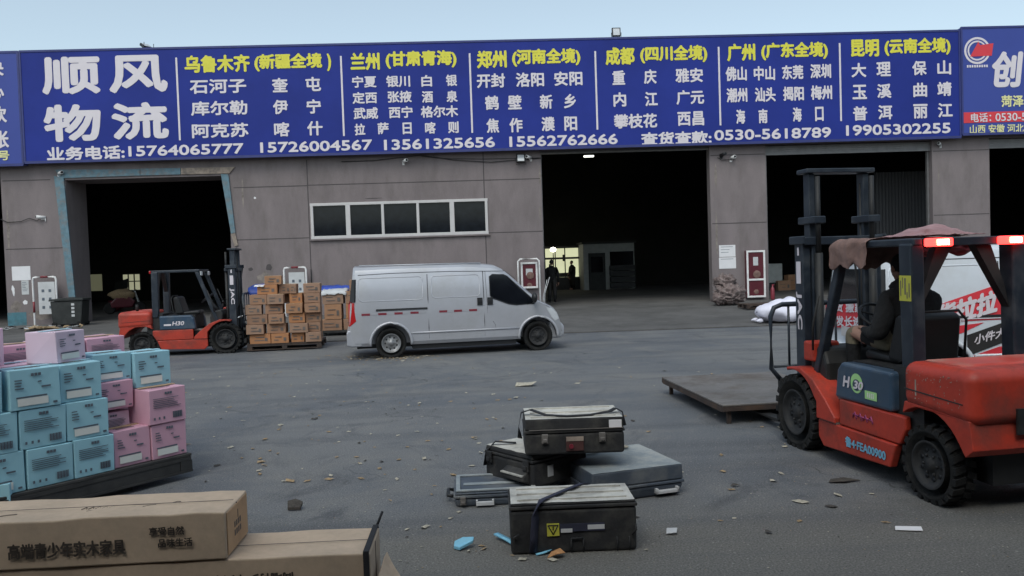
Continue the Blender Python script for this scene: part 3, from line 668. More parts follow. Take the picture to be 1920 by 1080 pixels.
# ------------------------------------------------------------------ panel vans
VL = 4.62
def van(name, label, cat, loc, rz, paint, H=1.94, full=True, rimr='rimg', group=None):
    t = thing(name, label, cat, loc, rz, group)
    HW = .82; zb = .27
    def zt(x):
        pr = [(.12, H-.03), (.22, H-.005), (1.2, H+.01), (2.6, H), (3.15, H-.045), (3.3, H-.095), (3.5, H-.26), (3.8, H-.54), (4.1, 1.10), (4.22, 1.045), (4.4, .96), (4.52, .86), (4.58, .70), (VL, .55)]
        for (a, za), (b_, zc) in zip(pr, pr[1:]):
            if x <= b_: return za+(zc-za)*(x-a)/(b_-a)
        return pr[-1][1]
    def yw(z, x):
        y = HW if z <= 1.0 else HW-.085*(z-1.0)/.76
        if z < .5: y -= .03*(.5-z)/.25
        if x > 3.9: y -= .10*((x-3.9)/.7)**2
        if x < .24: y -= .025*(.24-x)/.12
        return y
    xs = [.12, .16, .24, .5, 1.2, 2.0, 2.6, 3.05, 3.2, 3.35, 3.5, 3.65, 3.8, 3.95, 4.1, 4.2, 4.3, 4.4, 4.48, 4.55, 4.6, VL]
    b = MB(); rings = []
    for x in xs:
        z_ = zt(x); dx = .11*max(0, 1-(x-.12)/.15) if x < .27 else 0
        gut = z_-.17 if z_ > 1.3 else z_-.06; belt = min(1.0, gut-.05); low = min(.5, belt-.08)
        q = [(.55, zb+.02), (yw(zb+.04, x)-.03, zb), (yw(.4, x), zb+.07), (yw(low, x), low), (yw(.75, x), low+(belt-low)*.55), (yw(belt, x), belt), (yw((belt+gut)/2, x), (belt+gut)/2), (yw(gut, x), gut), (yw(gut, x)-.035, gut+(z_-gut)*.45), (yw(gut, x)-.12, z_-(z_-gut)*.17), (yw(gut, x)*.55, z_-.005), (0, z_)]
        pts = [Vector((x+(dx*max(0, (z-.9)) if dx else 0), -y, z)) for y, z in q] + [Vector((x+(dx*max(0, (z-.9)) if dx else 0), y, z)) for y, z in q[-2::-1]]
        rings.append([b.v(p) for p in pts])
    n = len(rings[0])
    for A, B in zip(rings, rings[1:]):
        for k in range(n): b.f([A[k], A[(k+1) % n], B[(k+1) % n], B[k]], 0, True)
    b.f(rings[0][::-1]); b.f(rings[-1])
    bo = b.build('body', [paint, 'black'], t, smooth=42)
    WX = ((.95, .405), (4.08, .405))
    c = MB()
    for wx, r in WX:
        for s in (-1, 1): c.lathe([(r, s*.50), (r, s*1.2)], 36, c=(wx, 0, .315), m=0)
    for m_ in ('black',): pass
    cut(bo, c)
    for p in bo.data.polygons: p.use_smooth = True
    try: bo.data.set_sharp_from_angle(angle=R_(20))
    except Exception: pass
    b = MB()
    for wx, r in WX:        # arch liners and floor
        for s in (-1, 1):
            for i in range(18):
                a0, a1 = PI*i/18-.15*0, PI*(i+1)/18
                b.quad((wx+(r-.004)*math.cos(a0), s*.49, .315+(r-.004)*math.sin(a0)), (wx+(r-.004)*math.cos(a1), s*.49, .315+(r-.004)*math.sin(a1)), (wx+(r-.004)*math.cos(a1), s*.80, .315+(r-.004)*math.sin(a1)), (wx+(r-.004)*math.cos(a0), s*.80, .315+(r-.004)*math.sin(a0)))
    b.box(.25, 4.4, -.48, .48, .2, .30); b.box(1.4, 3.6, -.72, .72, .17, .262)
    b.build('underbody', 'black', t)
    for wx, r in WX:        # wheel arch lips
        for s in (-1, 1):
            b = MB()
            pts = [(wx+(r+.02)*math.cos(a), s*(yw(.5, wx)+.004), .315+(r+.02)*math.sin(a)) for a in [PI*(i/20*1.06-.03) for i in range(21)]]
            b.tube(pts, .030, 6); b.build('arch_lip', paint, t)
    for wx, _ in WX:
        for s in (-1, 1): wheel(t, (wx, s*.70, .315), .315, .17, s, rim_m=rimr if wx < 2 else 'rim')
    def sp(x, z, s, off=.004): return Vector((x, s*(yw(z, x)+off), z))
    def spoly(bm, pts, s, off=.004, m=0):      # sheet lying on the side of the van
        P3 = [sp(x, z, s, off) for x, z in pts]; bm.slab(P3, (0, -s*.012, 0), m)
    wv = [(3.06, 1.63), (3.12, 1.67), (3.36, 1.66), (3.44, 1.62), (4.03, 1.06), (4.0, 1.015), (3.62, 1.005), (3.45, 1.03), (3.10, 1.17), (3.06, 1.22)]
    for s in (-1, 1):
        b = MB(); spoly(b, wv, s, .005); sw = b.build('side_window', 'glassb', t)
        b = MB(); b.tube([sp(x, z, s, .004) for x, z in wv], .011, 5, closed=True); b.build('window_seal', 'black', sw)
    # windscreen, bonnet line
    b = MB(); ws = [3.36, 3.5, 3.65, 3.8, 3.95, 4.07]; L = []
    for x in ws:
        z = zt(x)+.004; k = .60-.0*(x); L.append([b.v((x+.003, y, z-.045*(abs(y)/.6)**3)) for y in (-.60, -.4, 0, .4, .60)])
    for A, B in zip(L, L[1:]):
        for k in range(4): b.f([A[k], A[k+1], B[k+1], B[k]], 0, True)
    b.build('windscreen', 'glassb', t)
    # seams
    b = MB(); f_ = .0022
    def line(pts, s, r=.008): b.tube([sp(x, z, s, f_-.002) for x, z in pts], r, 4)
    for s in (-1, 1):
        line([(1.74, 1.72), (1.74, 1.2), (1.74, .6), (1.74, .38)], s); line([(2.92, 1.74), (2.92, 1.2), (2.92, .7), (2.92, .38)], s); line([(2.97, 1.74), (2.99, 1.0), (2.99, .38)], s, .004)
        line([(3.15, .42), (3.15, .6), (3.10, .68)], s, .004)
        line([(3.0, 1.745), (3.4, 1.735), (3.62, 1.56)], s, .005)
        line([(.32, 1.745), (1.0, 1.765), (2.2, 1.765), (3.1, 1.74)], s, .007)
        line([(1.36, .50), (2.2, .50), (3.65, .50)], s, .004)
        line([(4.10, 1.04), (4.3, .95), (4.42, .86)], s, .004)
    b.build('door_seam', 'seam', t)
    def rr(x0, x1, z0, z1, s, q=.07):       # pressed panels
        pts = [(x0+q, z0), (x1-q, z0), (x1-q*.3, z0+q*.3), (x1, z0+q), (x1, z1-q), (x1-q*.3, z1-q*.3), (x1-q, z1), (x0+q, z1), (x0+q*.3, z1-q*.3), (x0, z1-q), (x0, z0+q), (x0+q*.3, z0+q*.3)]
        b.tube([sp(x, z, s, -.005) for x, z in pts], .012, 6, closed=True)
    for s in (-1, 1):
        b = MB(); rr(.32, 1.64, 1.20, 1.68, s); b.build('panel_press', paint, t)
        b = MB(); rr(1.82, 2.84, 1.22, 1.68, s); b.build('panel_press', paint, t)
        b = MB(); b.tube([sp(x, .50+.012, s, 0) for x in (1.38, 2.0, 3.0, 3.66)], .02, 6); b.build('side_rib', paint, t)
    for s in (-1, 1):
        b = MB(); b.slab([sp(.66, 1.035, s, .012), sp(1.72, 1.035, s, .012), sp(1.72, .995, s, .012), (sp(.66, .995, s, .012))], (0, -s*.02, 0)); b.build('slide_rail', 'black', t)
    for x in (2.83, 3.05):
        for s in (-1, 1):
            b = MB(); b.box(x-.055, x+.055, s*.80, s*.842, 1.03, 1.19); b.box(x-.05, x+.05, s*.842, s*.852, 1.09, 1.15); b.build('door_handle', 'black', t, bevel=.015)
    # bumpers, lamps
    b = MB(); b.prism([(.05, .30), (.15, .27), (.36, .27), (.36, .62), (.08, .62), (.05, .56)], -.80, .80); b.build('bumper', paint, t, bevel=.03, bseg=3)
    b = MB(); b.prism([(4.35, .24), (4.60, .24), (4.685, .32), (4.69, .50), (4.60, .60), (4.35, .60)], -.70, .70); b.build('bumper', paint, t, bevel=.05, bseg=3)
    for s in (-1, 1):
        b = MB(); b.slab([(.13, s*.77, 1.20), (.20, s*.818, 1.18), (.24, s*.830, .80), (.12, s*.80, .70), (.10, s*.72, .70), (.10, s*.68, 1.15)], (.03, -s*.02, 0)); b.build('tail_lamp', 'tail', t)
        b = MB(); b.slab([(.195, s*.735, 1.66), (.25, s*.768, 1.66), (.225, s*.822, 1.20), (.132, s*.775, 1.20)], (.03, -s*.02, 0)); b.build('pillar_trim', 'black', t)
        b = MB(); b.slab([sp(4.26, .93, s, .008), sp(4.40, .90, s, .008), sp(4.50, .80, s, .012), sp(4.55, .66, s, .02), sp(4.46, .62, s, .01), sp(4.38, .72, s, .008)], (.02, -s*.03, 0)); b.build('headlamp', 'lens', t)
        if full:
            b = MB(); b.blob((3.98, s*.98, 1.15), (.06, .09, .11)); b.tube([(3.98, s*.80, 1.02), (3.98, s*.95, 1.08)], .02, 6); b.build('wing_mirror', 'black', t)
    # rear door
    b = MB(); b.slab([(.116+.11*.15, -.60, 1.22), (.116+.11*.15, .60, 1.22), (.195, .56, 1.66), (.195, -.56, 1.66)], (.01, 0, 0)); b.build('rear_window', 'glassb', t)
    b = MB(); b.box(.10, .12, -.22, .22, .72, .86); b.build('number_plate', 'pvc', t)
    b = MB()
    for y in (-.70, .70): b.tube([(.35, y*.88, H+.0), (2.9, y*.88, H-.02)], .014, 5)
    b.build('roof_rib', paint, t)
    t['_sp'] = 0
    return t, sp

vrz = math.atan2(.48, 3.11); cr, sr = math.cos(vrz), math.sin(vrz)
vx, vy = -1.94-(.95*cr+.785*sr), 16.42-(.95*sr-.785*cr)
v1, sp1 = van('silver_van', 'silver panel van parked side on in front of the warehouse', 'van', (vx, vy, 0), vrz, 'silver')
b = MB()
for i, x in enumerate((.45, .79, 1.12, 1.45, 2.05, 2.36, 2.68)): b.slab([sp1(x-.085, .955, -1), sp1(x+.085, .955, -1), sp1(x+.085, .91, -1), sp1(x-.085, .91, -1)], (0, .006, 0), 0)
b.build('reflector_strip', 'redmark', v1)
b = MB()
for x in (.62, .95, 1.28, 1.62, 2.2, 2.52): b.slab([sp1(x-.07, .955, -1), sp1(x+.07, .955, -1), sp1(x+.07, .91, -1), sp1(x-.07, .91, -1)], (0, .006, 0), 0)
b.build('white_reflector', 'silver', v1)
del v1['_sp']

# delivery van behind the near forklift: its rear corner faces the camera
th = R_(2.1)
def C2W(x, d): return Vector((x*math.cos(th)+d*math.sin(th), -x*math.sin(th)+d*math.cos(th), 0))
q = C2W(4.58, 10.15)
v2, sp2 = van('delivery_van', 'white delivery van with red slogan stripes parked behind the near forklift', 'van', (q.x, q.y+.80, 0), R_(-2), 'vwhite', H=1.96)
del v2['_sp']
def side_sheet(bm, pts, off, m=0):
    bm.slab([sp2(x, z, -1, off) for x, z in pts], (0, .004, 0), m)
b = MB()
# subdivided red band so that it follows the side: runs up to the front
for i in range(9):
    x0 = .72+i*.34; x1 = x0+.34; f0 = lambda x: 1.12+.30*(x-.72)/1.0*1.0 if x < 1.9 else 1.474
    g0 = lambda x: .95+.02*(x-.72)
    for zz in range(3):
        za0, za1 = g0(x0)+(f0(x0)-g0(x0))*zz/3, g0(x0)+(f0(x0)-g0(x0))*(zz+1)/3
        zb0, zb1 = g0(x1)+(f0(x1)-g0(x1))*zz/3, g0(x1)+(f0(x1)-g0(x1))*(zz+1)/3
        side_sheet(b, [(x0, za0), (x1, zb0), (x1, zb1), (x0, za1)], .006)
side_sheet(b, [(.9, .88), (1.5, .935), (1.22, .81), (.9, .74)], .006); side_sheet(b, [(1.0, .40), (1.7, .62), (1.9, .62), (1.5, .40)], .006)
b.build('red_stripe', 'signr', v2)
b = MB(); side_sheet(b, [(1.28, .78), (1.75, .93), (2.4, .94), (2.4, .72), (1.8, .69), (1.28, .51)], .010); b.build('black_stripe', 'ink', v2)
b = MB()
def vtext(s, x0, x1, z0, z1, sh, rise, bold=.04, off=.012):
    o = sp2(x0, (z0+z1)/2, -1, off); b.text(s, (o.x, o.y, z0), (x1-x0, 0, rise), (sh*(z1-z0), -(sp2(x0, z1, -1).y-sp2(x0, z0, -1).y)*-1, z1-z0), 0, bold)
vtext('货拉拉', .85, 1.67, .86, 1.17, .12, .20, .05); vtext('小件大件', 1.36, 1.90, .65, .78, .12, .13, .03, .016)
b.box(.9, 2.2, sp2(1, 1.0, -1).y-.012, sp2(1, 1.0, -1).y-.006, .985, .997)
b.build('slogan', 'signw', v2)
b = MB(); b.slab([(.106, -.79, .88), (.106, .79, .80), (.114, .79, 1.18), (.116, -.79, 1.30)], (.006, 0, 0)); b.build('rear_banner', 'signr', v2)
b = MB()
b.text('拉货 搬家', (.098, .70, 1.03), (0, -1.2, .05), (.004, .0, .15), 0, .04); b.text('发长途', (.096, .40, .84), (0, -.85, .05), (.004, 0, .15), 0, .04); b.build('rear_slogan', 'signw', v2)
b = MB(); b.tube([(.95, -.55, 1.95), (.95, -.55, 2.02), (1.25, -.55, 2.02), (1.5, -.55, 2.0), (1.5, -.55, 1.95)], .016, 6); b.build('roof_rack', 'chrome', v2)

# ------------------------------------------------------------------ forklifts
def forklift(label, loc, rz, inner_top, lamps_on, group):
    t = thing('forklift', label, 'forklift', loc, rz, group); W = .56
    for s in (-1, 1):
        wheel(t, (0, s*.49, .35), .35, .23, s, lug=True); wheel(t, (-1.86, s*.475, .285), .285, .18, s, lug=True)
    # chassis skirts with arch cut-outs as profile
    def arc(cx, cz, r, a0, a1, n=12): return [(cx+r*math.cos(R_(a0+(a1-a0)*i/n)), cz+r*math.sin(R_(a0+(a1-a0)*i/n))) for i in range(n+1)]
    for s in (-1, 1):
        y0, y1 = s*(W-.05), s*(W+.02)
        b = MB(); b.prism([(-.48, .12), (-.40, .20), (-.40, .36), (-1.52, .36), (-1.44, .16)], y0, y1); b.build('lower_skirt', 'fred', t, bevel=.012)
        b = MB(); b.prism([(-.72, .366), (-.72, .60), (-1.62, .60), (-1.62, .50), (-1.54, .366)], y0, s*(W+.005)); b.build('side_panel', 'fred', t, bevel=.015)
        b = MB(); b.prism([(-.40, .37), (-.40, .52)]+arc(0, .35, .415, 148, 72, 10)+[(.13, .78), (-.12, .80), (-.34, .72), (-.55, .56), (-.70, .42), (-.70, .37)], s*.36, s*(W+.04)); b.build('fender', 'fred', t, bevel=.01)
        b = MB(); b.box(-.70, -.42, s*.36, s*(W+.02), .362, .385); b.build('step_plate', 'steel', t)
        b = MB(); b.box(-.715, -.40, s*.20, s*.44, .40, .58); b.build('step_box', 'fblack', t)
        # engine cover cheeks
        b = MB(); b.prism([(-.66, .60), (-.70, .86), (-.76, .93), (-1.46, .93), (-1.46, .606), (-1.40, .606)], s*.42, s*(W+.01)); b.build('side_cover', 'fteal', t, bevel=.03, bseg=3)
    b = MB(); b.box(-1.5, .05, -.36, .36, .16, .60); b.box(-1.75, -1.4, -.50, .50, .2, .98); b.box(-1.46, -.70, -.41, .41, .58, .93); b.box(-2.2, -1.5, -.30, .30, .2, .5); b.build('chassis', 'fblack', t)
    b = MB(); b.tube([(0, -.4, .35), (0, .4, .35)], .10, 12); b.tube([(-1.86, -.42, .285), (-1.86, .42, .285)], .055, 10); b.build('axle', 'fblack', t)
    # counterweight
    b = MB(); pr = [(-1.64, .735), (-2.32, .70), (-2.355, .50), (-2.28, .44)]+arc(-1.86, .285, .43, 152, 55, 9)[1:]
    b.prism(pr, -.585, .585); b.build('counterweight_base', 'fred', t, bevel=.006)
    b = MB(); b.prism([(-1.62, .70), (-1.62, 1.045), (-2.36, 1.055), (-2.37, .66)], -.60, .60); cw = b.build('counterweight', 'fred', t, bevel=.09, bseg=6)
    for p in cw.data.polygons: p.use_smooth = True
    cw.modifiers['bevel'].harden_normals = True
    b = MB(); b.prism([(-1.72, 1.046), (-1.76, 1.062), (-2.10, 1.062), (-2.20, 1.03)], -.48, .48); b.build('engine_lid', 'fredtop', t, bevel=.012)
    b = MB(); b.box(-2.385, -2.367, -.26, .26, .60, .78); b.build('radiator_grille', 'fblack', t)
    b = MB(); b.lathe([(.035, 1.05), (.035, 1.20), (.028, 1.21)], 10, axis='z', c=(-2.0, -.34, 0)); b.build('exhaust', 'fblack', t)
    b = MB(); b.prism([(-1.66, .845), (-2.28, .815), (-2.28, .807), (-1.66, .835)], -.603, .603); b.build('body_seam', 'ink', t)
    # cowl, floor, controls
    b = MB(); b.prism([(-.36, .60), (-.12, .60), (-.06, .92), (-.10, 1.02), (-.30, 1.0), (-.36, .86)], -.46, .46); b.build('cowl', 'fblack', t, bevel=.03)
    b = MB(); b.box(-.20, -.02, .22, .50, .86, 1.05); b.build('dash_box', 'fred', t, bevel=.02)
    b = MB(); b.box(-.72, -.34, -.46, .46, .56, .60); b.build('floor_plate', 'steel', t)
    b = MB(); c = Vector((-.50, .02, 1.30)); ax = Vector((.62, 0, -.78)).normalized(); u = Vector((0, 1, 0)); v_ = ax.cross(u)
    b.tube([c+u*(.165*math.cos(2*PI*i/24))+v_*(.165*math.sin(2*PI*i/24)) for i in range(24)], .014, 8, closed=True)
    for a in (.5, 2.6, 4.7): b.tube([c, c+u*(.165*math.cos(a))+v_*(.165*math.sin(a))], .011, 6)
    b.lathe([(.05, 1.2), (.05, 1.23), (.0005, 1.235)], 12, axis='z', c=(c.x, c.y, .08)); b.tube([c, (-.18, .02, .88)], .028, 8); b.build('steering_wheel', 'black', t)
    b = MB()
    for i in range(4): y = -.22-.06*i; b.tube([(-.25, y, .98), (-.34, y, 1.22)], .007, 6); b.blob((-.34, y, 1.23), .018, seg=8, rings=6)
    b.tube([(-.25, .34, .98), (-.22, .36, 1.16)], .012, 6); b.blob((-.22, .36, 1.18), (.03, .03, .035), seg=8, rings=6); b.build('lever', 'black', t)
    # seat
    b = MB(); b.prism([(-.66, .932), (-.62, .96), (-.66, 1.02), (-1.06, .99), (-1.10, .932)], -.25, .25); b.prism([(-1.06, .95), (-.98, .97), (-1.09, 1.33), (-1.15, 1.37), (-1.22, 1.33), (-1.18, .95)], -.27, .27)
    b.build('seat', 'seat', t, bevel=.05, bseg=4)
    b = MB(); b.tube([(-1.10, -.24, .95), (-1.22, -.285, .98), (-1.25, -.285, 1.30), (-1.24, -.22, 1.38), (-1.24, .22, 1.38), (-1.25, .285, 1.30), (-1.22, .285, .98), (-1.10, .24, .95)], .012, 6); b.build('seat_frame', 'fblack', t)
    # overhead guard
    ZG = 1.97
    for s in (-1, 1):
        b = MB(); y0, y1 = (.37, .49) if s > 0 else (-.41, -.53)
        b.prism([(-1.50, .90), (-1.48, 1.0), (-1.46, ZG-.02), (-1.61, ZG-.02), (-1.62, 1.0), (-1.62, .90)], y0, y1); b.build('rear_post', 'fblue', t, bevel=.015)
        b = MB(); b.hexa([(-1.58, s*.40, 1.42), (-1.50, s*.40, 1.42), (-1.50, s*.36, 1.60), (-1.58, s*.36, 1.60), (-1.58, s*.10, ZG-.046), (-1.50, s*.10, ZG-.046), (-1.50, s*.24, ZG-.046), (-1.58, s*.24, ZG-.046)]); b.build('post_brace', 'fblack', t)
        b = MB(); b.hexa([(-.22, s*.40, .72), (-.14, s*.40, .72), (-.14, s*.48, .72), (-.22, s*.48, .72), (-.66, s*.38, ZG-.04), (-.57, s*.38, ZG-.04), (-.57, s*.46, ZG-.04), (-.66, s*.46, ZG-.04)]); b.build('front_post', 'fblue', t, bevel=.012)
        b = MB(); b.box(-1.62, -.55, s*.39, s*.47, ZG-.04, ZG+.02); b.build('roof_rail', 'fblue', t, bevel=.012)
        b = MB(); b.tube([(-.24, s*.525, .98), (-.27, s*.54, 1.2), (-.38, s*.54, 1.5)], .012, 6); b.build('grab_handle', 'fblack', t)
    b = MB(); b.box(-1.62, -1.55, -.385, .385, ZG-.045, ZG+.018); b.box(-.63, -.55, -.385, .385, ZG-.04, ZG+.018)
    for i in range(7): x = -.70-i*.125; b.box(x-.018, x+.018, -.385, .385, ZG-.02, ZG+.005)
    b.build('roof_bar', 'fblue', t, bevel=.006)
    for s in (-1, 1):
        b = MB(); yl_ = .27 if s > 0 else -.37; b.box(-1.665, -1.622, yl_-.115, yl_+.115, ZG-.05, ZG+.015); lb = b.build('tail_lamp', 'tail' if not lamps_on else 'red_on', t, bevel=.012)
        if lamps_on:
            b = MB(); b.box(-1.672, -1.666, yl_-.02-.05, yl_-.02+.05, ZG-.038, ZG+.004); b.build('lamp_core', 'red_core', lb)
        b = MB(); b.box(-.55, -.51, s*.36-.07, s*.36+.07, ZG-.13, ZG-.03); b.build('headlamp', 'lens', t, bevel=.015)
    # mast, hung from an offset of -0.27 along the chassis
    for s in (-1, 1):
        b = MB(); b.box(.35, .51, s*.345, s*.425, .08, 2.06); b.box(.33, .36, s*.30, s*.335, .08, 2.06); b.build('mast_rail', 'fblue', t, bevel=.008)
        b = MB(); b.box(.385, .495, s*.262, s*.325, inner_top-1.9, inner_top); b.build('inner_rail', 'fblue', t, bevel=.008)
        b = MB(); b.tube([(.29, s*.29, .15), (.29, s*.29, 1.9)], .038, 10); b.tube([(.29, s*.29, 1.9), (.29, s*.29, inner_top-.04)], .024, 10); b.build('lift_cylinder', 'fblack', t)
        b = MB(); b.tube([(-.30, s*.30, .66), (.12, s*.30, .78)], .045, 10); b.tube([(.12, s*.30, .78), (.34, s*.30, .84)], .024, 8, m=1); b.build('tilt_cylinder', ['fblack', 'chrome'], t)
        b = MB(); b.tube([(.44, s*.265, .5), (.44, s*.265, inner_top-.1)], .014, 6); b.build('lift_chain', 'fblack', t)
    b = MB(); b.box(.30, .328, -.425, .425, 1.98, 2.06); b.build('mast_crossbar', 'fblue', t, bevel=.008)
    b = MB(); b.box(.30, .328, -.425, .425, .4, .52); b.build('mast_crossbar', 'fblue', t, bevel=.008)
    b = MB(); b.box(.34, .54, -.37, .37, inner_top+.002, inner_top+.045); b.box(.29, .56, -.455, -.427, 1.99, 2.07); b.box(.29, .56, .427, .455, 1.99, 2.07)
    for s in (-1, 1): b.box(.25, .55, s*.23, s*.36, inner_top-.50, inner_top-.43)
    b.build('mast_crossbar', 'fblue', t, bevel=.008)
    b = MB(); b.tube([(.30, -.25, 2.0), (.24, -.25, 1.7), (.2, -.25, 1.2), (.1, -.2, .8)], .012, 6); b.tube([(.30, .25, 2.0), (.24, .25, 1.65), (.2, .25, 1.15), (.05, .2, .8)], .012, 6)
    b.tube([(.3, .33, 1.02), (.12, .36, .92), (-.05, .34, .80)], .016, 6); b.build('hydraulic_hose', 'black', t)
    for ch in list(t.children):
        if ch.name.split('.')[0] in ('mast_rail', 'inner_rail', 'lift_cylinder', 'lift_chain', 'mast_crossbar'): ch.location.x = -.27
    # carriage, load rest, forks
    b = MB(); b.box(.54, .60, -.52, .52, .22, .32); b.box(.54, .60, -.52, .52, .52, .62); b.box(.54, .58, -.10, -.04, .22, .62); b.box(.54, .58, .04, .10, .22, .62); b.build('carriage', 'fblack', t, bevel=.008).location.x = -.14
    b = MB(); HB = 1.38; WB = .60
    b.tube([(.57, -.50, .6), (.57, -WB, .72), (.57, -WB, HB-.12), (.57, -WB+.04, HB-.03), (.57, -WB+.13, HB), (.57, WB-.13, HB), (.57, WB-.04, HB-.03), (.57, WB, HB-.12), (.57, WB, .72), (.57, .50, .6)], .026, 8)
    for y in (-.40, -.13, .13, .40): b.tube([(.57, y, .74 if abs(y) > .2 else .6), (.57, y, HB)], .014, 6)
    b.tube([(.57, -WB, .74), (.57, WB, .74)], .014, 6); b.build('load_rest', 'fblue', t).location.x = -.14
    for y in (-.30, .30):
        b = MB(); b.prism([(.605, .64), (.65, .64), (.65, .125), (1.72, .10), (1.72, .092), (.605, .085)], y-.06, y+.06); b.build('fork', 'fblack', t).location.x = -.14
    return t

NEAR = thing  # (names kept short below)
f1 = forklift('red forklift with lit red lamps and a driver in the right foreground', (3.60, 7.67, 0), R_(97.4), 2.69, True, 'red counterbalance forklifts')
f2 = forklift('red forklift without a driver carrying brown cartons at the left loading door', (-6.12, 19.25, 0), R_(6), 2.42, False, 'red counterbalance forklifts')
# lettering on the forklifts
def mast_text(t, s):
    b = MB()
    # reads from the top down on the outer face of the mast rail
    y = s*.429
    def vert(w_, z1, z0, x0, x1, bold):
        if s > 0: b.text(w_, (x1, y, z1), (0, 0, z0-z1), (x0-x1, 0, 0), 0, bold)
        else: b.text(w_, (x0, y, z1), (0, 0, z0-z1), (x1-x0, 0, 0), 0, bold)
    vert('JAC', 1.52, 1.14, .375, .485, .05)
    b.box(.39, .47, y, y+s*.003, 1.60, 1.82); b.box(.415, .445, y, y+s*.003, 1.88, 1.96)
    b.build('mast_lettering', 'signw', t).location.x = -.27
mast_text(f1, 1); mast_text(f2, -1)
def cover_text(t, s):
    y = s*.574; d = -s
    b = MB()
    def tx(w_, x0, x1, z0, z1, m, bold, o=0): 
        if s > 0: b.text(w_, (x0, y+s*o, z0), (x1-x0, 0, 0), (-.02, 0, z1-z0), m, bold)
        else: b.text(w_, (x1, y+s*o, z0), (x0-x1, 0, 0), (.02, 0, z1-z0), m, bold)
    if s > 0:
        tx('H', -.80, -.89, .72, .82, 0, .05); n = 20; c = (-1.0, .775)
        b.f([b.v((c[0]+.085*math.cos(2*PI*i/n), y-.001, c[1]+.085*math.sin(2*PI*i/n))) for i in range(n)], 1)
        b.f([b.v((c[0]+.055*math.cos(2*PI*i/n), y+.001, c[1]-.015+.05*math.sin(2*PI*i/n))) for i in range(n)], 2)
        tx('30', -.96, -1.09, .725, .80, 0, .05, .003)
        b.box(-1.28, -1.12, y, y+.002, .665, .735, 1); [b.box(-1.155-.025*i, -1.165-.025*i, y+.002, y+.004, .68, .72, 0) for i in range(4)]
    else:
        tx('H30', -.92, -1.18, .70, .80, 0, .05); b.box(-1.36, -1.2, y-.002, y, .70, .74, 0)
    b.build('cover_lettering', ['signw', 'lime', 'fteal'], t)
cover_text(f1, 1); cover_text(f2, -1)
b = MB(); y = .585
b.text('鲁4·FEA00900', (-.84, y, .20), (-.56, 0, -.0), (0, 0, .095), 0, .035); b.build('plate_lettering', 'lblue', f1)
b = MB(); [b.tube([(-.93-.075*i, .566, .47+.02*(i % 2)), (-.96-.075*i, .566, .52), (-.985-.075*i, .566, .465)], .008, 4) for i in range(4)]; b.tube([(-.93, .566, .50), (-1.2, .566, .49)], .007, 4); b.build('faded_lettering', M('faded_purple', (.27, .045, .13), .7, var=.4, vs=20), f1)
b = MB(); b.box(-1.615, -1.475, .4925, .494, 1.50, 1.70); yl = b.build('warning_label', 'yellow', f1)
b = MB()
for i, (x0, x1, z0, z1) in enumerate(((-1.49, -1.50, 1.54, 1.66), (-1.59, -1.60, 1.53, 1.64), (-1.54, -1.555, 1.55, 1.68), (-1.515, -1.522, 1.6, 1.685), (-1.565, -1.575, 1.52, 1.57))): b.box(x0, x1, .495, .4962, z0, z1)
b.build('label_print', 'inkfade', yl)
b = MB(); b.box(-1.60, -1.50, -.496, -.492, 1.25, 1.34); b.box(-1.60, -1.50, -.496, -.492, 1.36, 1.46); b.build('white_label', 'pvc', f2)
# scratches and spatter on the near counterweight
b = MB(); rr_ = random.Random(5)
for i in range(60):
    x = rr_.uniform(-2.26, -1.70); z = rr_.uniform(.74, .99); w_ = rr_.uniform(.003, .009); h_ = rr_.uniform(.003, .012)
    b.box(x, x+w_, .5995, .6008, z, z+h_)
b.box(-1.80, -1.785, .5995, .601, .80, .92)
b.build('paint_chip', 'beigechip', f1)

# red cloths thrown over the guard of the near forklift
FM = Matrix.Translation((3.60, 7.67, 0)) @ Matrix.Rotation(R_(97.4), 4, 'Z')
def cloth_sheet(name, label, m, fn, nu, nv, th=.005):
    b = MB(); g = [[b.v(FM @ Vector(fn(i/nu, j/nv))) for j in range(nv+1)] for i in range(nu+1)]
    for i in range(nu):
        for j in range(nv): b.f([g[i][j], g[i+1][j], g[i+1][j+1], g[i][j+1]], 0, True)
    o = b.build(name, m, smooth=60); sd_ = o.modifiers.new('thick', 'SOLIDIFY'); sd_.thickness = th; sd_.offset = 0
    sb_ = o.modifiers.new('s', 'SUBSURF'); sb_.levels = 1; sb_.render_levels = 1
    tag(o, label, 'cloth', 'cloths over the forklift guard'); return o
def nzv(a, b_, s): return noise.noise(Vector((a*s, b_*s, 3.7)))
def rag1(u, v):        # across the front of the guard, hanging down over the side and the front edge
    y = .60-1.1*u; xx = -.46-.60*v
    z = 2.012+.02*nzv(u, v, 6)
    if u < .12: y = .50-.02*nzv(u*3, v, 9); z = 2.0-.25*(1-u/.12)*(.9+.25*nzv(v, 1, 9))-.01+.0
    if v < .16: xx = -.51+.03*nzv(u, v*2, 12); z = min(z, 2.0-.27*(1-v/.16)*(.9+.28*nzv(u, 2, 11)))
    return (xx, y, z)
cloth_sheet('rag', 'brown cloth hanging over the front edge of the forklift guard', 'rag', rag1, 44, 26)
def rag2(u, v):
    y = .36-.62*u+.05*nzv(v, u, 4); xx = -1.54+.50*v-.08*nzv(u, v, 3)
    r = math.sin(PI*min(1, max(0, u)))*math.sin(PI*min(1, max(0, v)))
    z = 2.008+.075*r*(1+.9*nzv(u, v, 4))+.02*abs(nzv(u, v, 11))
    return (xx, y, z)
cloth_sheet('rag', 'pink crumpled cloth lying on top of the forklift guard', 'ragp', rag2, 28, 22)
def rag3(u, v):
    y = .30-.66*u; xx = -1.44+.05*nzv(u, v, 8)+.06*v; z = 1.955-.12*v*(.5+.5*abs(math.sin(2.3*PI*u)))
    return (xx, y, z)
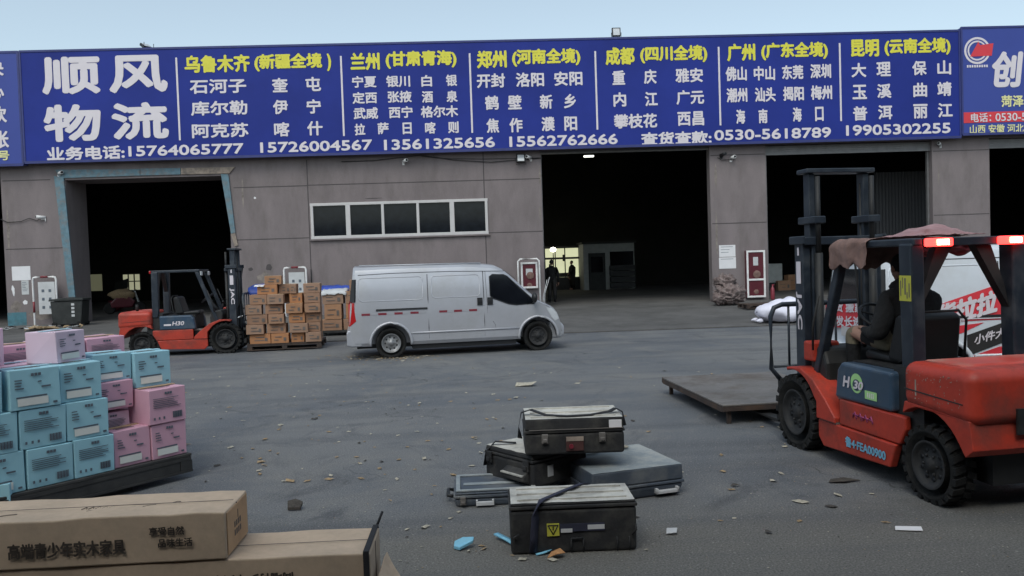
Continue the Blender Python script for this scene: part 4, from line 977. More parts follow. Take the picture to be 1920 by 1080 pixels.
cloth_sheet('rag', 'dark red cloth tip hanging below the rear bar of the forklift guard', 'redstripe', rag3, 30, 8)

# steel platform on the forks
t = thing('steel_platform', 'flat worn steel loading platform carried on the forks of the near forklift', 'platform', (2.64, 8.71, .055), R_(94.5))
b = MB(); b.box(0, 2.25, -1.66, 0, .155, .175); b.build('deck', 'steel', t, bevel=.006)
b = MB()
for y in (-1.62, -1.1, -.62, -.06): b.box(.03, 2.2, y, y+.06, .10 if y in (-1.1, -.62) else .09, .154)
b.box(.0, .05, -1.66, 0, .10, .154); b.box(2.20, 2.25, -1.66, 0, .10, .154)
b.build('frame_rail', 'rust', t)
b = MB()
for x in (.06, 2.12):
    for y in (-.12, -1.6): b.box(x, x+.045, y, y+.045, -.053, .098)
b.build('foot', 'rust', t)

# ------------------------------------------------------------------ people
def pick_clothes(k):
    if k.startswith('head') or k in ('chin', 'nose'): return 2
    if k.startswith(('palm', 'f', 't')) and k not in ('footL', 'footR', 'torso'): return 2
    if k.startswith(('ank', 'pelvis', 'shin')): return 0
    if k.startswith(('hip', 'knee')): return 1
    if k.startswith(('foot', 'toe')): return 3
    return 0
def face(t, c, fwd, s=1.0, hood=False):
    fwd = Vector(fwd).normalized(); side = fwd.cross(Vector((0, 0, 1))).normalized(); up = side.cross(fwd); c = Vector(c)
    b = MB(); b.blob(c+fwd*.015+up*.0, (.078*s, .078*s, .112*s), 0, 18, 12)
    b.blob(c+fwd*.10*s-up*.005, (.016, .016, .028), 0, 8, 6); b.blob(c+fwd*.055*s-up*.075*s, (.045, .045, .035), 0, 10, 7)
    for q in (-1, 1): b.blob(c+side*q*.08*s-up*.005, (.018, .018, .032), 0, 8, 6)
    h = b.build('head', 'skin', t)
    b = MB()
    for q in (-1, 1): b.blob(c+fwd*.082*s+side*q*.031*s+up*.012, (.012, .012, .009), 0, 8, 6)
    b.build('eye', 'ink', h)
    b = MB(); b.blob(c+fwd*.088*s-up*.052, (.022, .022, .007), 0, 8, 6); b.build('mouth', 'redmark', h)
    b = MB(); b.blob(c-fwd*.014+up*.030, (.092*s, .092*s, .096*s), 0, 18, 10, .05, 3); b.build('hair', 'cloth' if hood else 'hair', t)
def person(label, loc, rz, J, E, mats, headc, headf, hood=False, s=1.0):
    t = thing('person', label, 'person', loc, rz)
    b_ = body('body', J, E, mats, pick_clothes, t)
    face(t, headc, headf, s, hood); return t
# driver, in the forklift's own frame (x ahead, y left, z up)
J = {'pelvis': ((-.92, 0, 1.09), (.19, .16)), 'torso': ((-.93, 0, 1.26), (.21, .165)), 'chest': ((-.94, 0, 1.43), (.225, .175)), 'collar': ((-.90, 0, 1.56), (.13, .12)), 'neck': ((-.86, 0, 1.63), (.065, .065)),
     'shoulL': ((-.93, .21, 1.47), (.115, .11)), 'shoulR': ((-.93, -.21, 1.47), (.115, .11)), 'elbL': ((-.93, .31, 1.17), (.085, .08)), 'elbR': ((-.72, -.31, 1.22), (.085, .08)), 'wriL': ((-.68, .27, 1.19), (.042, .038)), 'wriR': ((-.55, -.20, 1.29), (.042, .038)),
     'hipL': ((-.84, .12, 1.08), (.115, .105)), 'hipR': ((-.84, -.12, 1.08), (.115, .105)), 'kneeL': ((-.44, .24, 1.17), (.082, .08)), 'kneeR': ((-.45, -.18, 1.10), (.082, .08)), 'ankL': ((-.47, .23, .72), (.05, .05)), 'ankR': ((-.42, -.18, .72), (.05, .05)),
     'shinL': ((-.45, .235, .95), (.066, .065)), 'shinR': ((-.43, -.18, .92), (.066, .065)), 'footL': ((-.45, .24, .655), (.046, .04)), 'footR': ((-.40, -.18, .655), (.046, .04)), 'toeL': ((-.28, .26, .645), (.042, .034)), 'toeR': ((-.24, -.18, .645), (.042, .034))}
E0 = E_ = [('pelvis', 'torso'), ('torso', 'chest'), ('chest', 'collar'), ('collar', 'neck'), ('chest', 'shoulL'), ('chest', 'shoulR'), ('shoulL', 'elbL'), ('shoulR', 'elbR'), ('elbL', 'wriL'), ('elbR', 'wriR'), ('pelvis', 'hipL'), ('pelvis', 'hipR'), ('hipL', 'kneeL'), ('hipR', 'kneeR'), ('kneeL', 'ankL'), ('kneeR', 'ankR'), ('ankL', 'footL'), ('ankR', 'footR'), ('footL', 'toeL'), ('footR', 'toeR')]
E0 = list(E0)
E_ = [e for e in E_ if e not in (('kneeL', 'ankL'), ('kneeR', 'ankR'))]+[('kneeL', 'shinL'), ('shinL', 'ankL'), ('kneeR', 'shinR'), ('shinR', 'ankR')]
hand(J, E_, 'wriL', (-.625, .25, 1.21), (.8, -.3, -.1), (.4, .8, .1), (0, 0, 1), 'L'); hand(J, E_, 'wriR', (-.50, -.165, 1.325), (.6, .4, -.1), (-.4, .8, .1), (0, 0, 1), 'R')
off = Vector((3.60, 7.67, 0))
dr = person('driver in a black hooded jacket and khaki trousers seated in the near forklift', off, R_(97.4), J, E_, ['cloth', 'khaki', 'skin', 'shoe'], (-.82, .0, 1.745), (1, 0, -.3), True)
b = MB(); b.blob((-.92, 0, 1.57), (.15, .17, .10), 0, 16, 9, .1, 3); b.build('hood', 'cloth', dr)
def stander(label, loc, rz, h=1.72, arm=0.0, fat=1.25, mats=('cloth', 'ink', 'skin', 'black')):
    k = h/1.75
    J = {'pelvis': ((0, 0, .95*k), (.16, .13)), 'torso': ((0, 0, 1.13*k), (.16, .13)), 'chest': ((0, 0, 1.32*k), (.19, .14)), 'collar': ((.01, 0, 1.45*k), (.10, .09)), 'neck': ((.015, 0, 1.52*k), (.06, .06)),
         'shoulL': ((0, .19, 1.38*k), (.09, .085)), 'shoulR': ((0, -.19, 1.38*k), (.09, .085)), 'elbL': ((.05+arm*.1, .27, 1.09*k), (.068, .065)), 'elbR': ((.02, -.27, 1.09*k), (.068, .065)), 'wriL': ((.14+arm*.25, .24, .88*k+arm*.2), (.042, .04)), 'wriR': ((.10, -.26, .85*k), (.042, .04)),
         'hipL': ((0, .10, .88*k), (.115, .11)), 'hipR': ((0, -.10, .88*k), (.115, .11)), 'kneeL': ((.03, .11, .49*k), (.08, .08)), 'kneeR': ((.0, -.11, .49*k), (.08, .08)), 'ankL': ((.0, .12, .10), (.055, .055)), 'ankR': ((-.03, -.12, .10), (.055, .055)),
         'footL': ((.02, .12, .045), (.05, .042)), 'footR': ((-.01, -.12, .045), (.05, .042)), 'toeL': ((.17, .14, .038), (.045, .036)), 'toeR': ((.14, -.14, .038), (.045, .036))}
    J = {k_: (p_, (r_[0]*(fat if k_ not in ('neck',) else 1), r_[1]*(fat if k_ not in ('neck',) else 1))) for k_, (p_, r_) in J.items()}
    E2 = list(E0)
    hand(J, E2, 'wriL', (J['wriL'][0][0]+.05, .235, J['wriL'][0][2]-.06), (.3, 0, -1), (1, 0, .3), (0, 1, 0), 'L'); hand(J, E2, 'wriR', (J['wriR'][0][0]+.03, -.255, J['wriR'][0][2]-.07), (.2, 0, -1), (1, 0, .2), (0, -1, 0), 'R')
    return person(label, loc, rz, J, E2, list(mats), (.03, 0, 1.63*k), (1, 0, -.1))
p = G(1036, 566, ZF); stander('person in a long dark coat standing inside the second door near its left edge', (p.x, p.y, ZF), R_(70), 1.78)
p = G(1074, 543, ZF); stander('person in dark clothes standing before the lit office inside the second door', (p.x, p.y, ZF), R_(200), 1.72, .8, fat=1.5)

# ------------------------------------------------------------------ cartons
def carton(name, label, cat, loc, rz, w_, d, h, m, group, prints=None, tape=True, tilt=0.0, strip='tape'):
    """carton with origin at the front-left bottom corner: x along the front face, y inwards"""
    t = thing(name, label, cat, loc, rz, group)
    if tilt: t.rotation_euler.y = tilt
    b = MB(); rr = random.Random(sum(map(ord, label)))
    jit = lambda: rr.uniform(-.006, .006)
    b.hexa([(jit(), jit(), 0), (w_+jit(), jit(), 0), (w_+jit(), d+jit(), 0), (jit(), d+jit(), 0), (jit(), jit(), h+jit()), (w_+jit(), jit(), h+jit()), (w_+jit(), d+jit(), h+jit()), (jit(), d+jit(), h+jit())])
    bx = b.build('box', m, t, bevel=.006)
    if tape:
        b = MB(); b.box(.004, w_-.004, d*.5-.028, d*.5+.028, h+.004, h+.009); b.box(w_*.0+.0, w_, -.011, -.007, h*.5-.02, h*.5+.02) if tape == 2 else None
        b.build('tape', strip, t)
    if prints: prints(t, w_, d, h, rr)
    return t
def print_brown(t, w_, d, h, rr):
    b = MB()
    for i in range(2): z = h*(.30+.32*i); x0 = w_*rr.uniform(.15, .3); b.box(x0, x0+w_*rr.uniform(.25, .5), -.010, -.008, z, z+.02)
    b.box(w_*.72, w_*.86, -.010, -.008, h*.25, h*.6); b.build('print', 'inkfade', t)
ORD = ['first', 'second', 'third', 'fourth', 'fifth', 'sixth', 'seventh', 'eighth']
ROWN = ['bottom row', 'second row up', 'third row up', 'fourth row up', 'fifth row up', 'top row']
# stack on the left forklift's pallet
def pallet(name, label, loc, rz, L_, D_, h, m, group=None, solid=False):
    t = thing(name, label, 'pallet', loc, rz, group)
    b = MB(); n = 7
    for i in range(n): y = D_*i/n; b.box(0, L_, y+.01, y+D_/n-.015, h-.025, h)
    b.build('deck', m, t, bevel=.004)
    b = MB()
    for y in (0, D_/2-.05, D_-.10): b.box(.01, L_-.01, y+.005, y+.095, h-.06, h-.027); 
    for x in (.0, L_/2-.06, L_-.12):
        for y in (0, D_/2-.05, D_-.10): b.box(x+.005, x+.12, y+.006, y+.094, .022, h-.062)
    for y in (0, D_/2-.05, D_-.10): b.box(0, L_, y, y+.1, 0, .02)
    if solid: b.box(.121, L_/2-.061, .01, .03, .022, h-.062); b.box(L_/2+.061, L_-.121, .01, .03, .022, h-.062)
    b.build('bearer', m, t)
    return t
prz = R_(6); c0 = G(462, 661); pl = (c0.x, c0.y+.05)
pallet('pallet', 'dark red pallet under the tall pile of brown cartons on the left forklift', (pl[0], pl[1], .03), prz, 1.72, 1.25, .15, 'rust', 'pallets of brown cartons')
def loc2(x, y, z, o=pl, a=prz): return (o[0]+x*math.cos(a)-y*math.sin(a), o[1]+x*math.sin(a)+y*math.cos(a), z)
rr = random.Random(21); bh = .232
lay = [[(.06, .48, .07), (.56, .40, .0), (1.02, .58, .06), (1.33, .40, -.02)], [(.0, .40, .0), (.46, .44, .08), (1.0, .42, -.02), (1.44, .34, .10)], [(.02, .47, .05), (.52, .36, -.03), (.98, .56, .04), (1.36, .38, .12)],
       [(.0, .36, .03), (.44, .40, .10), (.93, .42, -.02), (1.32, .42, .0)], [(.10, .42, .08), (.50, .38, .0), (1.0, .36, .16), (1.30, .44, .06)], [(.26, .46, .16), (.75, .26, .30), (1.02, .30, .12), (1.18, .48, .14)]]
for r, row in enumerate(lay):
    for i, (x, w_, y) in enumerate(row):
        if r == 0 and i == 3: x = 1.62-.0*w_ - .30; 
        if i == 3: x = min(max(x, row[2][0]+row[2][1]+.01), 1.36)
        w2 = min(w_, (row[i+1][0]-x-.012) if i < 3 else w_, 1.72-x if i == 3 else 9)
        carton('carton', 'brown carton %s from left, %s of the forklift pile' % (ORD[i], ROWN[r]), 'carton', loc2(x, y, .182+r*bh), prz+rr.uniform(-.04, .04), w2, .36, bh-.008, CART[rr.randrange(5)], 'brown cartons', print_brown)
carton('carton', 'brown carton lying single on the very top of the pile', 'carton', loc2(.44, .18, .182+6*bh), prz+.03, .38, .3, .20, CART[2], 'brown cartons', print_brown)
b = MB(); c = loc2(0, 0, 0)
g = [[b.v(loc2(.18+.82*i/12, .10+.5*j/6, .182+5.86*bh-.02+.025*nzv(i*.3, j*.4, 1)+(.0 if j else -.08))) for j in range(7)] for i in range(13)]
# back rows seen between the front ones
for r in range(5):
    for i in range(3):
        if r < 4 and i < 2: continue
        carton('carton', 'brown carton in back of the forklift pile, %s from left, %s' % (ORD[i], ROWN[r]), 'carton', loc2(.05+.55*i, .53, .182+r*bh), prz, .52, .40, bh-.008, CART[(r+i) % 5], 'brown cartons')
b.bm.free()
# second pile by the wall
c1 = G(606, 634); pallet('pallet', 'dark pallet under the smaller carton pile half hidden by the silver van', (c1.x-.1, c1.y, .0), R_(3), 1.9, 1.1, .2, 'palletk', 'pallets of brown cartons')
o2 = (c1.x-.1, c1.y)
P2 = lambda x, y, z: loc2(x, y, z, o2, R_(3))
for i, (x, z, w_, h, lab) in enumerate(((.02, .202, .60, .30, 'wide brown carton lowest left on the dark pallet behind the van'), (.66, .202, .62, .30, 'wide brown carton lowest on the dark pallet touching the van tail'), (.16, .506, .46, .42, 'square brown carton with a round mark above the dark pallet'), (.74, .506, .44, .42, 'square brown carton second in its row beside the van tail lamp'), (.12, .93, .56, .30, 'orange brown carton under the white cover of the smaller pile'), (.74, .93, .50, .34, 'brown carton with black print beside the white covered one'), (.86, 1.275, .42, .30, 'topmost brown carton of the smaller pile beside the van roof'))):
    t = carton('carton', lab, 'carton', P2(x, .04*(i % 2), z), R_(3), w_, .5, h-.006, CART[i % 5], 'brown cartons', print_brown)
def sheet(name, label, cat, m, o, ux, uy, nu, nv, amp, drop=.1, seed=0):
    b = MB(); o, ux, uy = Vector(o), Vector(ux), Vector(uy)
    g = []
    for i in range(nu+1):
        row = []
        for j in range(nv+1):
            p = o+ux*(i/nu)+uy*(j/nv)+Vector((0, 0, amp*noise.noise(Vector((i*.55+seed, j*.6, 1.3)))))
            if j == 0: p.z -= drop*(.6+.6*abs(noise.noise(Vector((i*.8, seed, 0)))))
            row.append(b.v(p))
        g.append(row)
    for i in range(nu):
        for j in range(nv): b.f([g[i][j], g[i+1][j], g[i+1][j+1], g[i][j+1]], 0, True)
    o_ = b.build(name, m); s_ = o_.modifiers.new('t', 'SOLIDIFY'); s_.thickness = .008
    return tag(o_, label, cat)
q = P2(.05, -.03, 1.27); sheet('plastic_sheet', 'crumpled white sheet over the smaller carton pile', 'sheet', 'dkpaper', q, (.72, .03, 0), (0, .6, .05), 14, 6, .05, .12, 2)
q = P2(-.10, .60, 1.34); sheet('plastic_sheet', 'folded blue tarpaulin behind the white covered carton', 'sheet', 'bluetarp', q, (.95, .03, .0), (0, .7, .06), 14, 6, .05, .10, 5)
q = loc2(-.05, .62, 1.46); sheet('plastic_sheet', 'scrap of blue tarpaulin behind the forklift carton pile', 'sheet', 'bluetarp', q, (.42, .0, .02), (0, .5, .1), 8, 5, .06, .22, 8)
q = loc2(.20, .10, .182+6*bh+.012-.0); sheet('plastic_sheet', 'thin pale sheet on the forklift carton pile under its single top carton', 'sheet', 'paper', (q[0], q[1], q[2]-.012), (.22, .02, 0), (0, .4, .0), 8, 4, .004, .05, 9)

# ------------------------------------------------------------------ pink and blue cartons on the low pallet
A_, B_ = G(45, 925, .22), G(362, 850, .22)
ed = (B_-A_); ed.z = 0; ed.normalize(); ang = math.atan2(ed.y, ed.x); nin = Vector((-ed.y, ed.x, 0))
def S(i_, j_, z): # metres along the edge measured back from the right end, metres inwards
    p = B_-ed*i_+nin*j_; return (p.x, p.y, z)
t = pallet('pallet', 'dark wooden pallet under the pink and pale blue cartons', S(3.15, -.02, .06), ang, 3.13, 1.75, .17, 'palletk', solid=True)
b = MB(); b.box(.2, 2.6, .1, .3, -.06, .02); b.box(.2, 2.6, 1.3, 1.5, -.06, .02); b.build('skid', 'palletk', t)
def print_col(kind):
    def f(t, w_, d, h, rr):
        b = MB(); y = -.011; e = lambda x0, x1, z0, z1, m=0: b.box(w_*x0, w_*x1, y, y+.003, h*z0, h*z1, m)
        for k in range(3): e(.42+.07*k, .475+.07*k, .83, .90)
        if kind == 'bar':            # long dark bar over a pale address panel
            for k in range(4): e(.10, .10+rr.uniform(.10, .2), .74-.07*k, .765-.07*k, 1)
            e(.55, .62, .66, .69, 1); e(.62, .80, .52, .56, 1)
            e(.12, .72, .295, .335); b.box(w_*.14, w_*.74, y, y+.0028, h*.10, h*.285, 2); e(.84, .92, .08, .13)
        else:                        # paragraph and barcode
            for k in range(6): e(.10, .10+rr.uniform(.55, .78), .72-.05*k, .735-.05*k, 1)
            for k in range(12): e(.62+.022*k, .62+.022*k+(.013 if k % 3 else .018), .12, .30)
            for k in range(3): e(.10+.13*k, .14+.13*k, .13, .20, 1)
        b.build('print', ['inkg', 'inkg', 'palelab'], t)
        b = MB()
        for k in range(4): b.box(w_*.2, w_*.7, d*(.2+.12*k), d*(.2+.12*k)+.012, h+.006, h+.0085)
        b.build('top_print', 'inkfade', t)
    return f
hh = .318
COLN = {'b': ('blueb', 'pale blue'), 'p': ('pinkb', 'pink'), 'l': ('lilacb', 'lilac'), 'w': ('palepink', 'pale pink')}
def cb(i0, w_, j0, k, col, kind, label, z=None, rz=0.0, h=hh, d=.36):
    m, nm = COLN[col]; i0 *= .82; w_ *= .82
    zz = .233+k*hh if z is None else z
    t = carton('carton', label, 'carton', S(i0+w_, j0, zz), ang+rz, w_, d, h-.004, m, 'pink and pale blue cartons', print_col(kind), tape=True, strip='tape' if col == 'p' else 'palet')
    return t
names = {}
F = [ # front row: (distance from the right end, width, inset, layer, colour, print)
 (.06, .40, .03, 0, 'p', 'bar', 'pink carton with a dark bar, lowest at the right end of the low pallet'),
 (.47, .40, .05, 0, 'p', 'bar', 'pink carton with a dark bar in the bottom row beside the end one'),
 (.885, .40, .02, 0, 'b', 'para', 'blue barcode carton in the bottom row touching the pink ones'),
 (1.30, .43, .02, 0, 'b', 'para', 'blue barcode carton in the middle of the bottom row'),
 (1.745, .43, .03, 0, 'b', 'bar', 'blue carton with a dark bar in the bottom row by the foreground box'),
 (2.19, .43, .02, 0, 'b', 'para', 'blue carton leftmost visible in the bottom row'),
 (2.63, .43, .03, 0, 'b', 'bar', 'blue carton at the hidden left end of the bottom row'),
 (.05, .43, .02, 1, 'p', 'para', 'pink barcode carton directly above the end pink carton'),
 (.92, .41, .03, 1, 'b', 'bar', 'blue carton with a dark bar in the second row beside the gap'),
 (1.345, .43, .03, 1, 'b', 'para', 'blue barcode carton in the middle of the second row'),
 (1.79, .42, .03, 1, 'b', 'para', 'blue barcode carton at the left of the second row'),
 (2.225, .42, .03, 1, 'b', 'bar', 'blue carton far left in the second row'),
 (2.66, .42, .03, 1, 'b', 'para', 'blue carton at the hidden left end of the second row'),
 (.96, .41, .06, 2, 'b', 'bar', 'blue carton with a pale panel in the third row, rightmost of the front'),
 (1.39, .46, .02, 2, 'b', 'bar', 'blue carton with a dark bar in the third row under the lilac carton'),
 (1.90, .44, .04, 2, 'b', 'para', 'blue carton with grey panel in the third row at the left'),
 (2.36, .42, .04, 2, 'b', 'bar', 'blue carton cut by the frame edge in the third row'),
 (1.93, .44, .05, 3, 'p', 'bar', 'pink carton with a dark bar at the upper left of the stack'),
 (2.39, .42, .04, 3, 'p', 'bar', 'pink carton cut by the frame edge in the top row'),
 (.52, .38, .30, .64, 'l', 'para', 'lilac carton set back in the gap between pink and blue'),
 (.50, .40, .24, 1.51, 'p', 'bar', 'pink carton above the gap resting behind the front row'),
 (.04, .42, .26, 2, 'b', 'bar', 'pale blue carton topmost at the right end of the stack'),
 (.47, .42, .30, 2.29, 'b', 'bar', 'blue carton in the upper row behind the pink one'),
 (1.0, .46, .14, 3, 'l', 'bar', 'lilac carton standing alone on the very top of the stack'),
]
for i0, w_, j0, k, col, kind, lab in F:
    if 'hidden left end' in lab: continue
    cb(i0, w_, j0, k, col, kind, lab, h=hh if k == int(k) else .25) if 'very top' not in lab else cb(.93, .40, .16, 3, col, kind, lab, rz=.42, h=.265, d=.30)
BK = ['right end', 'second from the right end', 'middle', 'left of the middle', 'left end']
for i in range(5):
    cb(.12+.47*i, .44, .94, 3, 'w' if i % 2 else 'p', 'para', 'pale pink carton in the back row of the stack top, %s' % BK[i], z=1.063, h=.25, d=.42)
for i in range(6):
    if i >= 1: cb(.05+.45*i, .43, .46, 2, 'w' if i != 1 else 'p', 'para', 'pale pink carton behind the blue third row, %s from the right end' % ORD[i], d=.42) if i != 1 else None
    if i == 0:
        cb(.05, .43, .70, 1, 'p', 'para', 'pink carton in the second row behind the end pink one', d=.42)
        cb(.05, .43, .70, 0, 'b', 'para', 'blue carton in the bottom row behind the end pink one', d=.42)
for i in range(2): cb(1.55+.47*i+.1, .44, .48, 3, 'w', 'para', 'pale pink carton behind the upper left pink ones, %s from the lilac carton' % ORD[i], d=.42)
p = G(28, 985, .0); carton('carton', 'pale blue carton low at the left edge behind the long cardboard box', 'carton', (p.x-.41, p.y-.15, .002), ang*.4, .42, .4, .32, 'blueb', 'pink and pale blue cartons', print_col('bar'))
p = G(3, 960, .0); carton('carton', 'brown carton at the left edge behind the low blue carton', 'carton', (p.x-.47, p.y+.1, .002), ang*.4, .46, .35, .42, CART[1], 'brown cartons', print_brown)

# ------------------------------------------------------------------ long furniture cartons in the foreground
def long_box(label, c0, c1, depth, zt, zb, texts, strap=False, rz_=0):
    """c0,c1: front top edge (world, left and right)"""
    d = (c1-c0); L_ = math.hypot(d.x, d.y); a = math.atan2(d.y, d.x)
    t = thing('long_carton', label, 'carton', (c0.x, c0.y, zb), a, 'long flat furniture cartons')
    h = zt-zb; b = MB(); n = 14; rr = random.Random(6 if strap else 9)
    top = []; bot = []
    for i in range(n+1):
        x = L_*i/n; s_ = rr.uniform(-.004, .004)
        top.append((x, s_, h+rr.uniform(-.006, .004))); bot.append((x, s_*.5, 0))
    A = [b.v(p) for p in bot]; B = [b.v(p) for p in top]; C = [b.v((x, depth+rr.uniform(-.004, .004), z)) for x, y, z in top]; D = [b.v((x, depth, 0)) for x, y, z in bot]
    mid = [b.v((x, depth*.5, z+rr.uniform(-.004, .003))) for x, y, z in top]
    for i in range(n):
        b.f([A[i], A[i+1], B[i+1], B[i]]); b.f([B[i], B[i+1], mid[i+1], mid[i]]); b.f([mid[i], mid[i+1], C[i+1], C[i]]); b.f([C[i], C[i+1], D[i+1], D[i]]); b.f([D[i], D[i+1], A[i+1], A[i]])
    b.f([A[0], B[0], mid[0], C[0], D[0]]); b.f([A[n], D[n], C[n], mid[n], B[n]])
    b.build('box', 'card', t, bevel=.008)
    b = MB(); b.box(.05, L_-.01, depth*.46, depth*.46+.004, h+.004, h+.006); b.box(L_-.001, L_+.003, depth*.5-.003, depth*.5+.003, .02, h-.01); b.build('flap_seam', 'inkfade', t)
    b = MB()
    for (s_, x0, x1, z0, z1, flip) in texts:
        if flip: b.text(s_, (x1, -.008, z1), (x0-x1, 0, 0), (0, 0, z0-z1), 0, .03)
        else: b.text(s_, (x0, -.008, z0), (x1-x0, 0, 0), (0, 0, z1-z0), 0, .03)
    b.build('lettering', 'inkbrown', t)
    return t, L_, h, depth
z1t, z1b = .69, .445
a0, a1 = G(-330, 996, z1t), G(421, 959, z1t); far = G(466, 917, z1t)
dep = (Vector((far.x-a1.x, far.y-a1.y, 0))).length
ppm = (a1-a0).length/ (421+330)
t, L_, h, d1 = long_box('long flat cardboard box with black lettering lying on top of the foreground pile', a0, a1, dep, z1t, z1b, [('高端青少年实木家具', (330+8)*ppm, (330+230)*ppm, .055, .135, False), ('享受自然', (330+276)*ppm, (330+343)*ppm, .14, .185, False), ('品味生活', (330+292)*ppm, (330+358)*ppm, .08, .125, False)])
b = MB(); rr = random.Random(2)
for (x0, x1, y) in ((.62, .72, .12), (.66, .74, .16), (.76, .79, .15), (.83, .85, .2), (.40, .44, .1)): b.tube([(L_*x0, y*1.0, h+.001), (L_*(x0+x1)/2, y+.03*rr.random(), h+.001), (L_*x1, y+.04*rr.random(), h+.001)], .002, 4)
[b.tube([(L_*(.60+.018*i), .15, h+.002), (L_*(.606+.018*i), .19, h+.002), (L_*(.612+.018*i), .155, h+.002)], .0022, 4) for i in range(5)]
b.build('pen_mark', 'inkfade', t)
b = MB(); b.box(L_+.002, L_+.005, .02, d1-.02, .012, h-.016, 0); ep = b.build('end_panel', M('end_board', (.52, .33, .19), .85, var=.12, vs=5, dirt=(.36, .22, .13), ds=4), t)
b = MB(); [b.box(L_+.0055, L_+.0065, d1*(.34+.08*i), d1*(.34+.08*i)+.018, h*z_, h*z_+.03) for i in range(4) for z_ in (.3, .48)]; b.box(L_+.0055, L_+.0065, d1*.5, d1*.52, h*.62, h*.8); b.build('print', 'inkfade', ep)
z2t, z2b = .440, .15
e0, e1 = G(-300, 1086, z2t), G(694, 1036, z2t)
ppm2 = (e1-e0).length/994.
t, L_, h, d2 = long_box('lower long cardboard box with upside down lettering and a black strap', e0, e1, .40, z2t, z2b, [('高端青少年实木家具', (300+345)*ppm2, (300+546)*ppm2, h-.165 if False else .13, .215, True), ('享受自然', (300+60)*ppm2, (300+130)*ppm2, .20, .245, True)], True)
b = MB(); x = L_-.035; b.box(x, x+.03, -.014, -.009, -.1, h+.008); b.box(x, x+.03, -.012, d2+.008, h+.006, h+.011); b.box(x, x+.03, d2+.006, d2+.011, -.1, h+.008); b.tube([(x+.02, d2+.01, h), (x+.05, d2+.05, h+.07)], .008, 5); b.box(x-.01, x+.045, -.03, -.012, h*.25, h*.5); b.build('strap', 'web', t)
# what the two long boxes rest on, and the torn sheet at the end
c = G(-250, 1150, .15); dd = (e1-e0).normalized(); aa = math.atan2(dd.y, dd.x)
t = pallet('pallet', 'low wooden pallet under the long cardboard boxes', (e0.x+.1, e0.y+.02, .0), aa, L_-.35, .42, .148, 'palletk')
p0 = G(692, 1082, .10); b = MB(); g = []; rr = random.Random(12)
for i in range(9):
    row = []
    for j in range(9):
        u, v_ = i/8, j/8
        pz = .02+.30*(1-u)*(.8+.2*v_)+.03*noise.noise(Vector((u*4, v_*4, 2)))
        row.append(b.v((e1.x+.01+.19*u+.03*v_, e1.y-.30+.62*v_*(1-.25*u)+.05*noise.noise(Vector((u*3, 1, v_))), pz)))
    g.append(row)
for i in range(8):
    for j in range(8): b.f([g[i][j], g[i+1][j], g[i+1][j+1], g[i][j+1]], 0, False)
o = b.build('cardboard_sheet', 'card'); s_ = o.modifiers.new('t', 'SOLIDIFY'); s_.thickness = .006
tag(o, 'crumpled cardboard sheet leaning at the strapped end of the lower long box', 'cardboard')

# ------------------------------------------------------------------ dusty hard cases
def hard_case(label, loc, rz, w_, d, h, lid_h, body_m, lid_m, ribs=4, taper=.0, feat=()):
    """origin at the centre of the base; front looks to -y"""
    t = thing('equipment_case', label, 'case', loc, rz, 'dusty equipment cases')
    hb = h-lid_h; b = MB(); q = taper
    b.hexa([(-w_/2+q, -d/2+q, 0), (w_/2-q, -d/2+q, 0), (w_/2-q, d/2-q, 0), (-w_/2+q, d/2-q, 0), (-w_/2, -d/2, hb), (w_/2, -d/2, hb), (w_/2, d/2, hb), (-w_/2, d/2, hb)])
    b.build('body', body_m, t, bevel=.022, bseg=3)
    b = MB(); e = .004
    b.box(-w_/2-e, w_/2+e, -d/2-e, d/2+e, hb+.004, hb+.026); b.build('rim', body_m, t, bevel=.006)
    b = MB(); x, y = w_/2-.004, d/2-.004; s = .045
    b.hexa([(-x, -y, hb+.03), (x, -y, hb+.03), (x, y, hb+.03), (-x, y, hb+.03), (-x+.004, -y+.004, h-.003), (x-.004, -y+.004, h-.003), (x-.004, y-.004, h-.003), (-x+.004, y-.004, h-.003)])
    b.build('lid', body_m, t, bevel=.010, bseg=3)
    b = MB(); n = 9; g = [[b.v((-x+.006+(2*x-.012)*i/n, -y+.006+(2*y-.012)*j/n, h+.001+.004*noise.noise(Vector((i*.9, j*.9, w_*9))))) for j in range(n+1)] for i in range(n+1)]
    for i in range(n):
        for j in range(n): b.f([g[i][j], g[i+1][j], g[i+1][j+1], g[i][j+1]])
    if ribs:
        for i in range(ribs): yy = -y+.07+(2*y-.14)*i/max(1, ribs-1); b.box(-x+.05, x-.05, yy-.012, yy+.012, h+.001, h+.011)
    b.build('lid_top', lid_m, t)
    return t, hb
def latch(t, x, y, z, m='casek', s=1.0):
    b = MB(); b.box(x-.032*s, x+.032*s, y-.02, y, z-.055*s, z+.04*s); b.box(x-.022*s, x+.022*s, y-.032, y-.02, z-.04*s, z-.005*s); b.build('latch', m, t, bevel=.005)
def grip(t, p, q, outv, m='black', r=.012):
    p, q, o = Vector(p), Vector(q), Vector(outv); b = MB(); b.tube([p, p+o, q+o, q], r, 7); b.build('handle', m, t)
